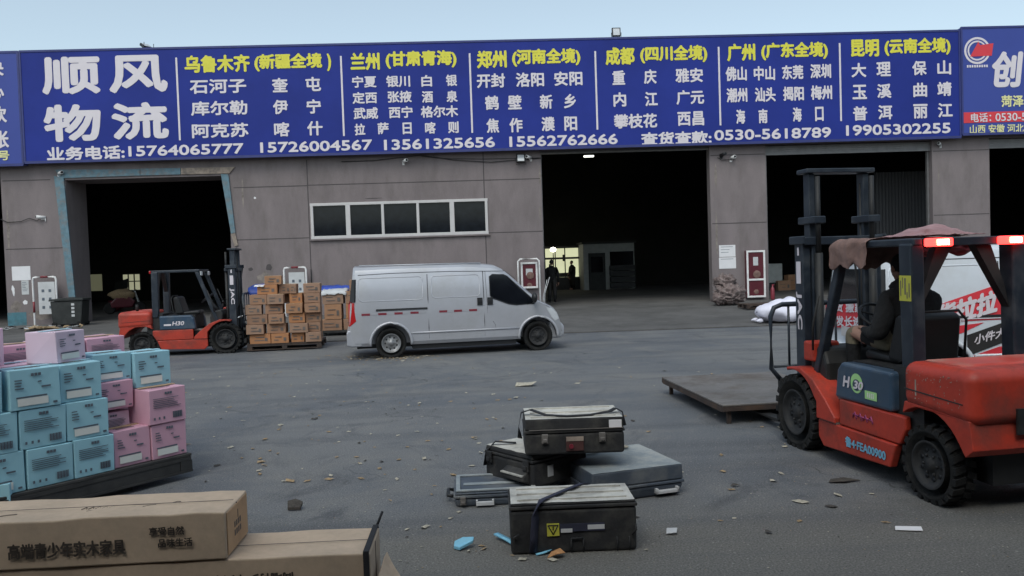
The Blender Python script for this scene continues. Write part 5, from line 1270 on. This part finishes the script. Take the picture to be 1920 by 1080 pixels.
# top case
zb_ = .375; pA, pB = G(985, 855, zb_), G(1172, 849, zb_)
a = math.atan2(pB.y-pA.y, pB.x-pA.x)+.02; mid = (pA+pB)/2; wd = (pB-pA).length
nrm = Vector((-math.sin(a), math.cos(a), 0)); D1 = .52
c = mid+nrm*(D1/2)
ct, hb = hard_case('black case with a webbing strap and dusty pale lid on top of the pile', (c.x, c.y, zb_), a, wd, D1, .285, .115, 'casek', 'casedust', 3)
latch(ct, -.24*wd/.8, -D1/2-.006, hb-.03, 'steel', .8); latch(ct, .22*wd/.8, -D1/2-.006, hb-.03, 'steel', .8)
b = MB(); b.box(-.07, .07, -D1/2-.014, -D1/2-.002, .03, .14); b.build('lock_plate', M('brown_plate', (.07, .028, .026), .6), ct, bevel=.005)
b = MB(); b.box(-.068, .068, -D1/2-.018, -D1/2-.014, .11, .145); b.build('paper_tag', 'beigechip', ct)
b = MB(); b.lathe([(.018, -D1/2-.03), (.018, -D1/2-.014)], 10, c=(-.03, 0, .07)); b.build('red_seal', 'redmark', ct)
b = MB(); b.box(wd/2-.12, wd/2-.02, -D1/2-.006, -D1/2-.0, .205, .265); b.build('paper_label', 'paper', ct)
b = MB(); b.box(-.36, .38, -D1/2-.013, -D1/2-.004, hb+.03, hb+.036); b.build('lid_groove', 'steel', ct)
b = MB(); y = -D1/2+.05
def ribbon(bm, pts, w2, up=(0, 0, 1)):
    P3 = [Vector(p) for p in pts]; up = Vector(up); L = []
    for i, p in enumerate(P3):
        d_ = (P3[min(i+1, len(P3)-1)]-P3[max(i-1, 0)]).normalized(); s = d_.cross(up)
        if s.length < .05: s = Vector((0, 1, 0))
        s.normalize(); L.append((bm.v(p+s*w2), bm.v(p-s*w2)))
    for A, B in zip(L, L[1:]): bm.f([A[0], A[1], B[1], B[0]], 0, True)
ribbon(b, [(-wd/2-.03, -.06, .10), (-wd/2-.04, -.07, .2), (-wd/2-.02, -.06, .31), (-wd/2+.06, -.07, .335), (-.22, -.16, .305), (-.05, -.19, .296), (.14, -.18, .298), (.30, -.13, .31), (wd/2-.04, -.08, .325), (wd/2+.02, -.08, .29), (wd/2+.03, -.09, .18)], .026)
o = b.build('strap', 'web', ct); s_ = o.modifiers.new('t', 'SOLIDIFY'); s_.thickness = .006
# case under it, turned corner on
c = G(1000, 905, .10); zc2 = .10
pL, pC, pR = G(897, 888, zc2), G(1000, 918, zc2), G(1050, 912, zc2)
a2 = math.atan2(pC.y-pL.y, pC.x-pL.x); 
w2_, d2_ = .60, .62; n2 = Vector((-math.sin(a2), math.cos(a2), 0)); u2 = Vector((math.cos(a2), math.sin(a2), 0))
c = Vector((pC.x, pC.y, zc2))-u2*(w2_/2)+n2*(d2_/2)
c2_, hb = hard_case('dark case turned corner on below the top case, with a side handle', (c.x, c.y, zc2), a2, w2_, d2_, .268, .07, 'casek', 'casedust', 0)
b = MB(); b.prism([(-d2_/2-.07, .06), (-d2_/2-.07, .10), (-d2_/2-.0, .15), (-d2_/2, .03)], -.02, .26, axis='x'); b.build('handle', 'casek', c2_, bevel=.012)
b = MB(); b.box(-.01, .25, -d2_/2-.078, -d2_/2-.03, .102, .112); b.build('handle_edge', 'casedust', c2_)
latch(c2_, -w2_/2+.08, -d2_/2-.008, hb-.01); latch(c2_, w2_/2-.06, -d2_/2-.008, hb-.01)
b = MB(); b.box(w2_/2+.001, w2_/2+.006, -.15, -.09, .07, .16); b.build('paper_label', 'dkpaper', c2_)
b = MB(); ribbon(b, [(-w2_/2+.02, -d2_/2-.02, .10), (-w2_/2+.03, -d2_/2-.02, .22), (-w2_/2+.08, -d2_/2+.05, .30), (-w2_/2+.2, -d2_/2+.18, .285)], .02); o = b.build('strap', 'web', c2_); o.modifiers.new('t', 'SOLIDIFY').thickness = .006
# flat blue grey case at the left
pA, pB = G(848, 954, 0), G(952, 946, 0); a4 = R_(1.5); c = Vector((pA.x+.34, pA.y+.27, 0))
c4, hb = hard_case('flat blue grey case at the left under the corner on case', (c.x, c.y, .0), a4, .66, .50, .118, .05, 'caseblue', 'caseblue', 0, .015)
b = MB(); x, y = .315, .235
for (x0, x1, y0, y1) in ((-x, x, -y, -y+.03), (-x, x, y-.03, y), (-x, -x+.035, -y+.03, y-.03), (x-.035, x, -y+.03, y-.03)): b.box(x0, x1, y0, y1, .119, .133)
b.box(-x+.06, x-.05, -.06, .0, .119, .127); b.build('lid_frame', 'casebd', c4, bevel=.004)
b = MB(); b.box(-.16, -.02, -.285, -.252, .02, .045); b.box(-.16, -.145, -.28, -.252, .02, .06); b.box(-.035, -.02, -.28, -.252, .02, .06); b.build('handle', 'dkpaper', c4)
latch(c4, -.26, -.252, .06, 'steel', .7); 
b = MB(); b.tube([(-.33, -.1, .05), (-.38, -.1, .06), (-.38, .08, .06), (-.33, .08, .05)], .014, 6); b.build('handle', 'black', c4)
# large blue grey case at the right
pA, pB = G(1190, 938, 0), G(1283, 926, 0); a3 = math.atan2(pB.y-pA.y, pB.x-pA.x)+.02; u3 = Vector((math.cos(a3), math.sin(a3), 0)); n3 = Vector((-u3.y, u3.x, 0))
w3, d3 = .80, .78; c = Vector((pB.x, pB.y, 0))-u3*(w3/2)+n3*(d3/2)
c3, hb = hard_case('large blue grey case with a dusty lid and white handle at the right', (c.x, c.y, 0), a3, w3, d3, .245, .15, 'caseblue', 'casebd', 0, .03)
b = MB(); b.box(.14, .34, -d3/2-.03, -d3/2+.02, .035, .055); b.box(.14, .158, -d3/2-.03, -d3/2+.02, .035, .075); b.box(.322, .34, -d3/2-.03, -d3/2+.02, .035, .075); b.build('handle', 'dkpaper', c3)
b = MB(); b.blob((.20, .25, .268), (.03, .035, .012), 0, 8, 6); b.box(-.2, -.08, .2, .24, .266, .272); b.build('dry_mud', 'leaf1', c3)
# a dark case closing the middle under the top one
c = G(1090, 905, 0); hard_case('black case in shadow between the corner on case and the big one', (c.x+.02, c.y+.42, 0), .1, .40, .44, .365, .08, 'casek', 'casek', 0)
# front case
pA, pB = G(958, 1042, 0), G(1196, 1032, 0); a5 = math.atan2(pB.y-pA.y, pB.x-pA.x); u5 = (pB-pA).normalized(); n5 = Vector((-u5.y, u5.x, 0)); w5 = (pB-pA).length; d5 = .40
c = (pA+pB)/2+n5*(d5/2)
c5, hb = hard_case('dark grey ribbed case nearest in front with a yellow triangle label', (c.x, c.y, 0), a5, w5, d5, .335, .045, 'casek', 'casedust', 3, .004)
b = MB(); yy = -d5/2-.004; b.box(-.175, -.095, yy-.004, yy+.004, .12, .20); lb = b.build('warning_label', 'yellow', c5)
b = MB(); 
for p, q in (((-.168, .19), (-.102, .19)), ((-.102, .19), (-.135, .13)), ((-.135, .13), (-.168, .19))): b.tube([(p[0], yy-.005, p[1]), (q[0], yy-.005, q[1])], .004, 4)
b.box(-.139, -.131, yy-.006, yy-.004, .158, .183); b.build('triangle', 'ink', lb)
b = MB(); b.box(-.09, .20, yy-.003, yy+.003, .145, .195); b.build('purple_label', 'webb', c5)
b = MB(); b.box(-.085, -.01, yy-.0045, yy-.003, .14, .165); b.box(.09, .20, yy-.0045, yy-.003, .155, .185); b.build('paper_label', 'dkpaper', c5)
b = MB()
for x in (-.02, .06, .28, .36): b.tube([(x, yy-.006, .01), (x, yy-.006, .10)], .006, 5)
b.tube([(.06, yy-.006, .10), (-.02, yy-.006, .10)], .006, 5); b.tube([(-.38, yy-.01, .10), (-.39, yy-.03, .13), (-.36, yy-.01, .14)], .008, 5); b.tube([(.38, yy-.01, .11), (.40, yy-.03, .15), (.40, yy-.01, .18)], .008, 5)
b.build('moulded_rib', 'casek', c5)
b = MB(); ribbon(b, [(-.27, -d5/2-.012, .02), (-.262, -d5/2-.012, .12), (-.25, -d5/2-.012, .25), (-.23, -d5/2-.012, .335), (-.20, -d5/2+.03, .352), (-.05, .0, .354), (.10, d5/2-.03, .354), (.14, d5/2+.01, .34)], .026, (0, .3, 1)); o = b.build('strap', 'webb', c5); o.modifiers.new('t', 'SOLIDIFY').thickness = .005

# ------------------------------------------------------------------ small things at the foot of the wall and in the doors
def at_obj(b, loc, name, label, cat, m, group=None, **k):
    o = b.build(name, m, **k); o.location = loc; return tag(o, label, cat, group)
p = G(96, 614, .17); t = thing('rubbish_bin', 'black wheeled rubbish bin with worn white letters beside the striped stand', 'bin', (p.x, p.y, .17), R_(4))
b = MB(); b.prism([(.06, .08), (1.0, .08), (1.08, .90), (0, .90)], 0, .62); b.build('tub', 'binm', t, bevel=.02)
b = MB(); b.prism([(-.04, .91), (1.12, .91), (1.10, .98), (.55, 1.02), (-.02, .98)], -.04, .66); b.build('lid', 'binm', t, bevel=.015)
b = MB(); [b.lathe([(.09, y), (.09, y+.05)], 14, c=(x, 0, .09)) for x in (.12, .94) for y in (-.03, .6)]; b.build('wheel', 'rubber', t)
b = MB(); [b.box(.70, .80, -.006, .002, z, z+.08) for z in (.35, .48, .61, .74)]; b.build('worn_lettering', 'dkpaper', t)
p = G(82, 600, .18); b = MB(); b.slab([(0, 0, .95), (.5, 0, 1.0), (.28, .02, .72), (.42, -.02, .42), (.30, 0, .40), (.15, .02, .7)], (.02, .05, 0)); at_obj(b, (p.x, p.y+.1, .0), 'torn_paper', 'torn white paper hanging from the poster by the black bin', 'paper', 'paper')
b = MB(); rr = random.Random(31)
for i in range(26):
    x, y = rr.uniform(-1.3, 1.6), rr.uniform(-.5, .5); s = rr.uniform(.08, .32); a = rr.uniform(0, 3)
    b.slab([(x+s*math.cos(a+q), y+s*.8*math.sin(a+q), .02+.12*rr.random()) for q in (0, 1.4, 3.0, 4.5)], (0, 0, .015), rr.choice((0, 0, 1, 2)))
p = G(55, 620, .15); o = at_obj(b, (p.x, p.y, .16), 'rubbish_heap', 'flattened pale and brown scraps heaped at the foot of the left wall', 'rubbish', ['dkpaper', 'leaf2', 'palletk'])
o['kind'] = 'stuff'
p = G(1372, 571, ZF); b = MB(); b.blob((0, 0, .36), (.50, .42, .38), 0, 44, 30, .5, 5.2, 4, flat=.36); b.blob((-.1, .1, .80), (.34, .28, .24), 0, 34, 20, .6, 5, 6); b.blob((-.35, -.1, .22), (.26, .26, .22), 0, 24, 15, .5, 5, 2); [b.tube([(.46*math.cos(q_)*1.0, .42*math.sin(q_)*1.0, .30+.16*math.sin(q_*2+k_)) for q_ in [2*PI*i/16 for i in range(16)]], .018, 5, closed=True) for k_ in (0, 2)]
at_obj(b, (p.x, p.y+.3, ZF), 'netting_bundle', 'dirty tied netting bundle slumped beside the tall fire cabinet', 'bundle', 'mesh')
p = G(1344, 562, ZF); b = MB(); b.blob((0, 0, .3), (.2, .2, .32), 0, 12, 8, .3, 3, 9); at_obj(b, (p.x, p.y, ZF), 'plastic_bag', 'pale blue plastic bag against the pillar beside the bundle', 'bag', 'caseblue')
p = G(1400, 578, .18); pallet('pallet', 'small broken pallet on the apron below the tall fire cabinet', (p.x, p.y-.05, .17), R_(8), 1.2, .7, .14, 'rust')
p = G(1424, 604, .09)
b = MB(); n1, n2 = 30, 18
def sack(u, v_):
    th_, ph = PI*u, 2*PI*v_; x = -1.0*math.cos(th_); r = max(.02, math.sin(th_))**.62
    bulge = 1+.30*noise.noise(Vector((x*1.8, math.cos(ph)*1.4, math.sin(ph)*1.4)))
    z = .33*r*math.sin(ph)*bulge*(1+.35*x); y = .55*r*math.cos(ph)*bulge
    return Vector((x*.62, y, max(z, -.26)+.27+.03*noise.noise(Vector((x*6, ph, 0)))))
g = [[b.v(sack(i/n1, j/n2)) for j in range(n2)] for i in range(n1+1)]
for i in range(n1):
    for j in range(n2): b.f([g[i][j], g[i+1][j], g[i+1][(j+1) % n2], g[i][(j+1) % n2]], 0, True)
for q in (-.25, .1): b.blob((-.64, q, .05), (.1, .07, .05), 0, 8, 6, .5, 4, 3)
at_obj(b, (p.x+.68, p.y+.35, .07), 'full_sack', 'full white woven sack lying on the apron left of the near forklift mast', 'sack', 'sack')
# inside the third door
p = G(1452, 546, ZF); b = MB(); b.box(0, .85, 0, .5, .35, 1.25); b.box(.05, .8, -.01, 0, .42, 1.18); at_obj(b, (p.x, p.y+1.2, ZF-.0), 'storage_box', 'pale grey storage box at the left inside the third door', 'box', 'greyw', bevel=.02)
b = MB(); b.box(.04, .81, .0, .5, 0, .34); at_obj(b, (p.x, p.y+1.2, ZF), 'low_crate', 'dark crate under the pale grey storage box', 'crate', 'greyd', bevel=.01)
carton('carton', 'orange brown carton inside the third door beside the grey box', 'carton', (p.x+1.0, p.y+.9, ZF), R_(5), .55, .4, .7, CART[2], 'brown cartons', print_brown)
carton('carton', 'wide dull carton inside the third door below the storage box', 'carton', (p.x+.35, p.y+.45, ZF), R_(-4), .6, .4, .45, CART[0], 'brown cartons', print_brown)
p = G(1449, 562, ZF); b = MB(); b.lathe([(.07, 0), (.075, .03), (.075, .38), (.05, .46), (.025, .48), (.025, .54)], 16, axis='z'); b.box(-.02, .07, -.015, .015, .54, .58); at_obj(b, (p.x, p.y, ZF), 'fire_extinguisher', 'red fire extinguisher on the floor at the third door edge', 'extinguisher', 'redmark')
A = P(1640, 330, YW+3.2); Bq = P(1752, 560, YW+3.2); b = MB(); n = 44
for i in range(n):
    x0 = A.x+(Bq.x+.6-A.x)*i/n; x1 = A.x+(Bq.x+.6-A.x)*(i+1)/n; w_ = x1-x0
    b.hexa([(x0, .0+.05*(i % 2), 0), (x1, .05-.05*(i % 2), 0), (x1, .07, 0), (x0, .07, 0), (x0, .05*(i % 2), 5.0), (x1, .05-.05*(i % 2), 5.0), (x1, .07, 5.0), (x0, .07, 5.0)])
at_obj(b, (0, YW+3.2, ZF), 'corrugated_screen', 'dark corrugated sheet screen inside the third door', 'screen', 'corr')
# inside the second door: lit office, white booth, vehicle
t = thing('lit_office', 'brightly lit glazed office at the back of the second door', 'office', (P(1022, 500, 47).x, 47, ZF))
x1 = P(1090, 500, 47).x-t.location.x; zt_ = P(1060, 465, 47).z-ZF; zm = P(1060, 484, 47).z-ZF
b = MB(); b.box(-2, x1, .9, 1.0, 0, zt_); b.build('back_wall', 'lamp_y', t)
b = MB(); b.box(-2, x1+.1, -.05, .9, zt_, zt_+.12); b.box(x1, x1+.1, -.05, 1.0, 0, zt_); b.box(-2, x1, -.05, 0, 0, .75); b.box(-2, x1, -.08, .02, zm-.06, zm+.06)
for x in (.0, .62, 1.2): b.box(x-.03, x+.03, -.06, 0, .75, zt_)
b.build('frame', 'greyd', t)
b = MB(); b.box(.5, .75, .5, .8, .75, 1.3); b.box(.9, 1.5, .3, .8, .75, 1.0); b.box(1.15, 1.3, .84, .88, 1.7, 2.1); b.box(.3, .42, .84, .88, 1.3, 1.55); b.build('furniture', 'greyd', t)
q = P(1037, 468, 45.5); b = MB(); b.blob(q, (.16, .10, .13), 0, 12, 8); b.tube([q, (q.x, q.y, ZF+.8)], .03, 6, m=1); o = b.build('work_lamp', ['lamp_w', 'black']); tag(o, 'bright white lamp glowing in front of the lit office', 'lamp')
A, Bq = P(1093, 458, 45), P(1191, 545, 45); t = thing('white_booth', 'unlit grey booth with a door and window beside the lit office', 'booth', (A.x, 45, ZF)); w_ = Bq.x-A.x; h = A.z-ZF
b = MB(); b.box(0, w_, 0, 2.4, 0, h); b.build('wall', 'greyw', t)
b = MB(); b.box(.28, 1.25, -.05, -.002, 0, h*.8); dq = b.build('door', 'binm', t); b = MB(); b.box(.42, 1.1, -.07, -.052, h*.38, h*.72); b.build('pane', 'glassb', dq)
b = MB(); b.box(w_*.52, w_*.98, -.05, -.002, h*.42, h*.82); b.build('window', 'glassb', t)
b = MB(); b.box(-.1, w_+.1, -.2, 2.5, h, h+.12); b.build('roof', 'greyd', t)
b = MB()
for i in range(4): b.box(w_*.5, w_*.98, -.45, -.1, .1+i*.33, .38+i*.33)
at_obj(b, (A.x, 45, ZF), 'parcel_stack', 'dim stack of parcels in front of the unlit booth', 'parcels', 'greyd')
q = P(1104, 293, YW+2.5); b = MB(); b.box(-.20, .20, -.06, .06, -.03, .03); at_obj(b, (q.x, q.y, q.z), 'strip_lamp', 'short lit strip lamp under the lintel of the second door', 'lamp', 'tube_w')
# inside the left door
q = P(231, 545, 49); q2 = P(263, 513, 49); b = MB(); b.box(0, q2.x-q.x, 0, .05, 0, q2.z-q.z); 
t = thing('lit_window', 'dim yellow lit window at the back of the left loading door', 'window', (q.x, 49, q.z)); b.build('pane', 'lit_dim', t)
w_, h = q2.x-q.x, q2.z-q.z; b = MB()
for f_ in (0, .33, .66, 1): b.box(w_*f_-.03, w_*f_+.03, -.05, -.002, 0, h)
for f_ in (0, .55, 1): b.box(0, w_, -.048, -.004, h*f_-.03, h*f_+.03)
b.hexa([(-.3, -.6, -.2), (.45, -.6, -.2), (.45, -.5, -.2), (-.3, -.5, -.2), (-.2, -.6, .5), (.6, -.6, .75), (.6, -.5, .75), (-.2, -.5, .5)]); b.build('frame', 'greyd', t)
q = P(165, 546, 46); q2 = P(190, 514, 46); b = MB(); b.box(0, q2.x-q.x, 0, .06, 0, q2.z-q.z); at_obj(b, (q.x, 46, q.z), 'lit_screen', 'faint olive lit screen deep inside the left loading door', 'screen', 'lit_olive')
p = G(186, 592, ZF); t = thing('cargo_scooter', 'dusty scooter with a tan cover parked just inside the left door', 'scooter', (p.x, p.y+1.0, ZF), R_(12))
for x in (0, 1.25):
    b = MB(); b.lathe([(.16, -.05), (.24, -.05), (.26, 0), (.24, .05), (.16, .05)], 20, c=(x, 0, .26)); b.build('wheel', 'rubber', t)
b = MB(); b.prism([(.1, .28), (.95, .28), (1.1, .55), (.85, .75), (.3, .72), (.05, .5)], -.16, .16); b.build('body', 'maroon', t, bevel=.05)
b = MB(); b.tube([(1.25, 0, .3), (1.05, 0, 1.0)], .04, 8); b.tube([(1.05, -.33, 1.05), (1.03, 0, 1.0), (1.05, .33, 1.05)], .02, 6); b.build('handlebar', 'greyw', t)
b = MB(); b.blob((.55, 0, .85), (.55, .25, .24), 0, 16, 10, .45, 3, 3); b.build('cover', 'leaf2', t)
p = G(173, 590, ZF); b = MB(); b.blob((0, 0, .28), (.38, .3, .30), 0, 14, 9, .4, 3, 1); at_obj(b, (p.x, p.y+2.2, ZF), 'red_bundle', 'dark red bundle on the floor behind the parked scooter', 'bundle', 'maroon')

# ------------------------------------------------------------------ scraps and leaves on the yard
b = MB(); rr = random.Random(77)
def leaf(px, py, s, m):
    p = G(px, py, .0); a = rr.uniform(0, 6.3); c, s_ = math.cos(a), math.sin(a); k = rr.uniform(.35, .7); up = s*rr.uniform(.12, .6)
    pts = [(-1, 0, .1), (-.3, k, up/s), (.5, k*.8, .15), (1, .1, up/s*.9), (.4, -k, .1), (-.45, -k*.7, up/s*.6)]
    n = rr.choice((4, 5, 6)); pts = [pts[i] for i in sorted(rr.sample(range(6), n))]
    C = b.v((p.x, p.y, .006+s*.25)); V = [b.v((p.x+s*(x*c-y*s_), p.y+s*(x*s_+y*c), .005+s*z*.6)) for x, y, z in pts]
    for i in range(n): b.f([C, V[i], V[(i+1) % n]], m)
for i in range(400):
    px = rr.gauss(620, 330) if i % 3 else rr.uniform(350, 1700); py = rr.uniform(672, 1070)
    if i % 2: py = 672+abs(rr.gauss(0, 110))
    if py > 905 and px < 720: continue
    d = 1480*1.9/(py-490)
    leaf(px, py, rr.uniform(.014, .046)*(1 if i % 6 else 1.5), rr.choices((0, 1, 2), (5, 5, 2))[0])
for i in range(240): leaf(690+rr.gauss(35, 50), 667+abs(rr.gauss(0, 5)), rr.uniform(.016, .05), rr.choice((0, 1, 1)))
for i in range(60): leaf(rr.uniform(0, 240), 612+rr.uniform(0, 25), rr.uniform(.02, .06), rr.choice((1, 2, 0)))
for i in range(420): leaf(rr.uniform(420, 1900), rr.uniform(850, 1075), rr.uniform(.004, .010), rr.choice((0, 2, 2, 1)))
o = b.build('litter', ['leaf1', 'leaf2', 'leaf3']); tag(o, 'dry leaves and paper crumbs scattered over the yard', 'litter', kind='stuff')
def scrap(name, px, py, label, cat, m, pts, th=.012, rz=0.0, z=.006):
    p = G(px, py); b = MB(); b.slab([(x, y, q) for x, y, q in pts], (0, 0, th)); o = b.build(name, m, bevel=.003); o.location = (p.x, p.y, z); o.rotation_euler.z = rz; tag(o, label, cat)
b = MB(); 
scrap('foam_piece', 868, 1028, 'folded pale blue foam piece lying left of the front case', 'foam', 'cyan', [(-.06, -.02, 0), (-.02, -.055, .0), (.07, -.01, .03), (.075, .03, .04), (.0, .02, .045), (-.055, .02, .02)], .02)
p = G(930, 1010); b = MB(); ribbon(b, [(0, 0, .03), (.08, -.10, .02), (.15, -.22, .008), (.30, -.22, .02)], .02); o = b.build('foam_strip', 'cyan'); o.location = p; o.modifiers.new('t', 'SOLIDIFY').thickness = .01; tag(o, 'pale blue foam strip curled against the front case', 'foam')
p = G(1005, 1042); b = MB(); ribbon(b, [(0, 0, .012), (.05, .01, .018), (.10, .03, .03)], .012); o = b.build('foam_strip', 'cyan'); o.location = p; o.modifiers.new('t', 'SOLIDIFY').thickness = .008; tag(o, 'short pale blue foam sliver at the bottom edge of the front case', 'foam')
scrap('cardboard_scrap', 985, 724, 'pale torn cardboard scrap lying flat beyond the cases', 'cardboard', 'leaf1', [(-.16, -.05, 0), (.1, -.09, .02), (.18, .03, .05), (.02, .1, .02), (-.13, .07, .04)], .01)
scrap('paper_strip', 1703, 995, 'white paper strip lying before the near forklift', 'paper', 'paper', [(-.09, .0, 0), (.08, -.04, .0), (.09, -.0, .015), (-.07, .04, .012)], .006)
scrap('orange_leaf', 1043, 1046, 'crumpled orange leaf in front of the front case', 'leaf', 'orange', [(-.06, -.02, 0), (0, -.04, .03), (.06, .0, .02), (.03, .035, .04), (-.03, .03, .02)], .006)
scrap('dark_clod', 553, 956, 'dark clod with a pale cap behind the long cardboard boxes', 'clod', 'leaf3', [(-.05, -.03, 0), (.05, -.03, 0), (.06, .02, .03), (0, .04, .05), (-.06, .02, .04)], .025)
scrap('paper_scrap', 1258, 1000, 'greyish paper scrap right of the front case', 'paper', 'dkpaper', [(-.04, -.03, 0), (.03, -.045, .01), (.05, .02, .02), (-.02, .04, .015)], .006)
scrap('oil_rag', 1578, 904, 'thin black rag lying left of the forklift rear wheel', 'rag', 'leaf3', [(-.12, -.02, 0), (.0, -.05, .01), (.16, -.0, .0), (.03, .03, .02), (-.08, .03, .01)], .008)
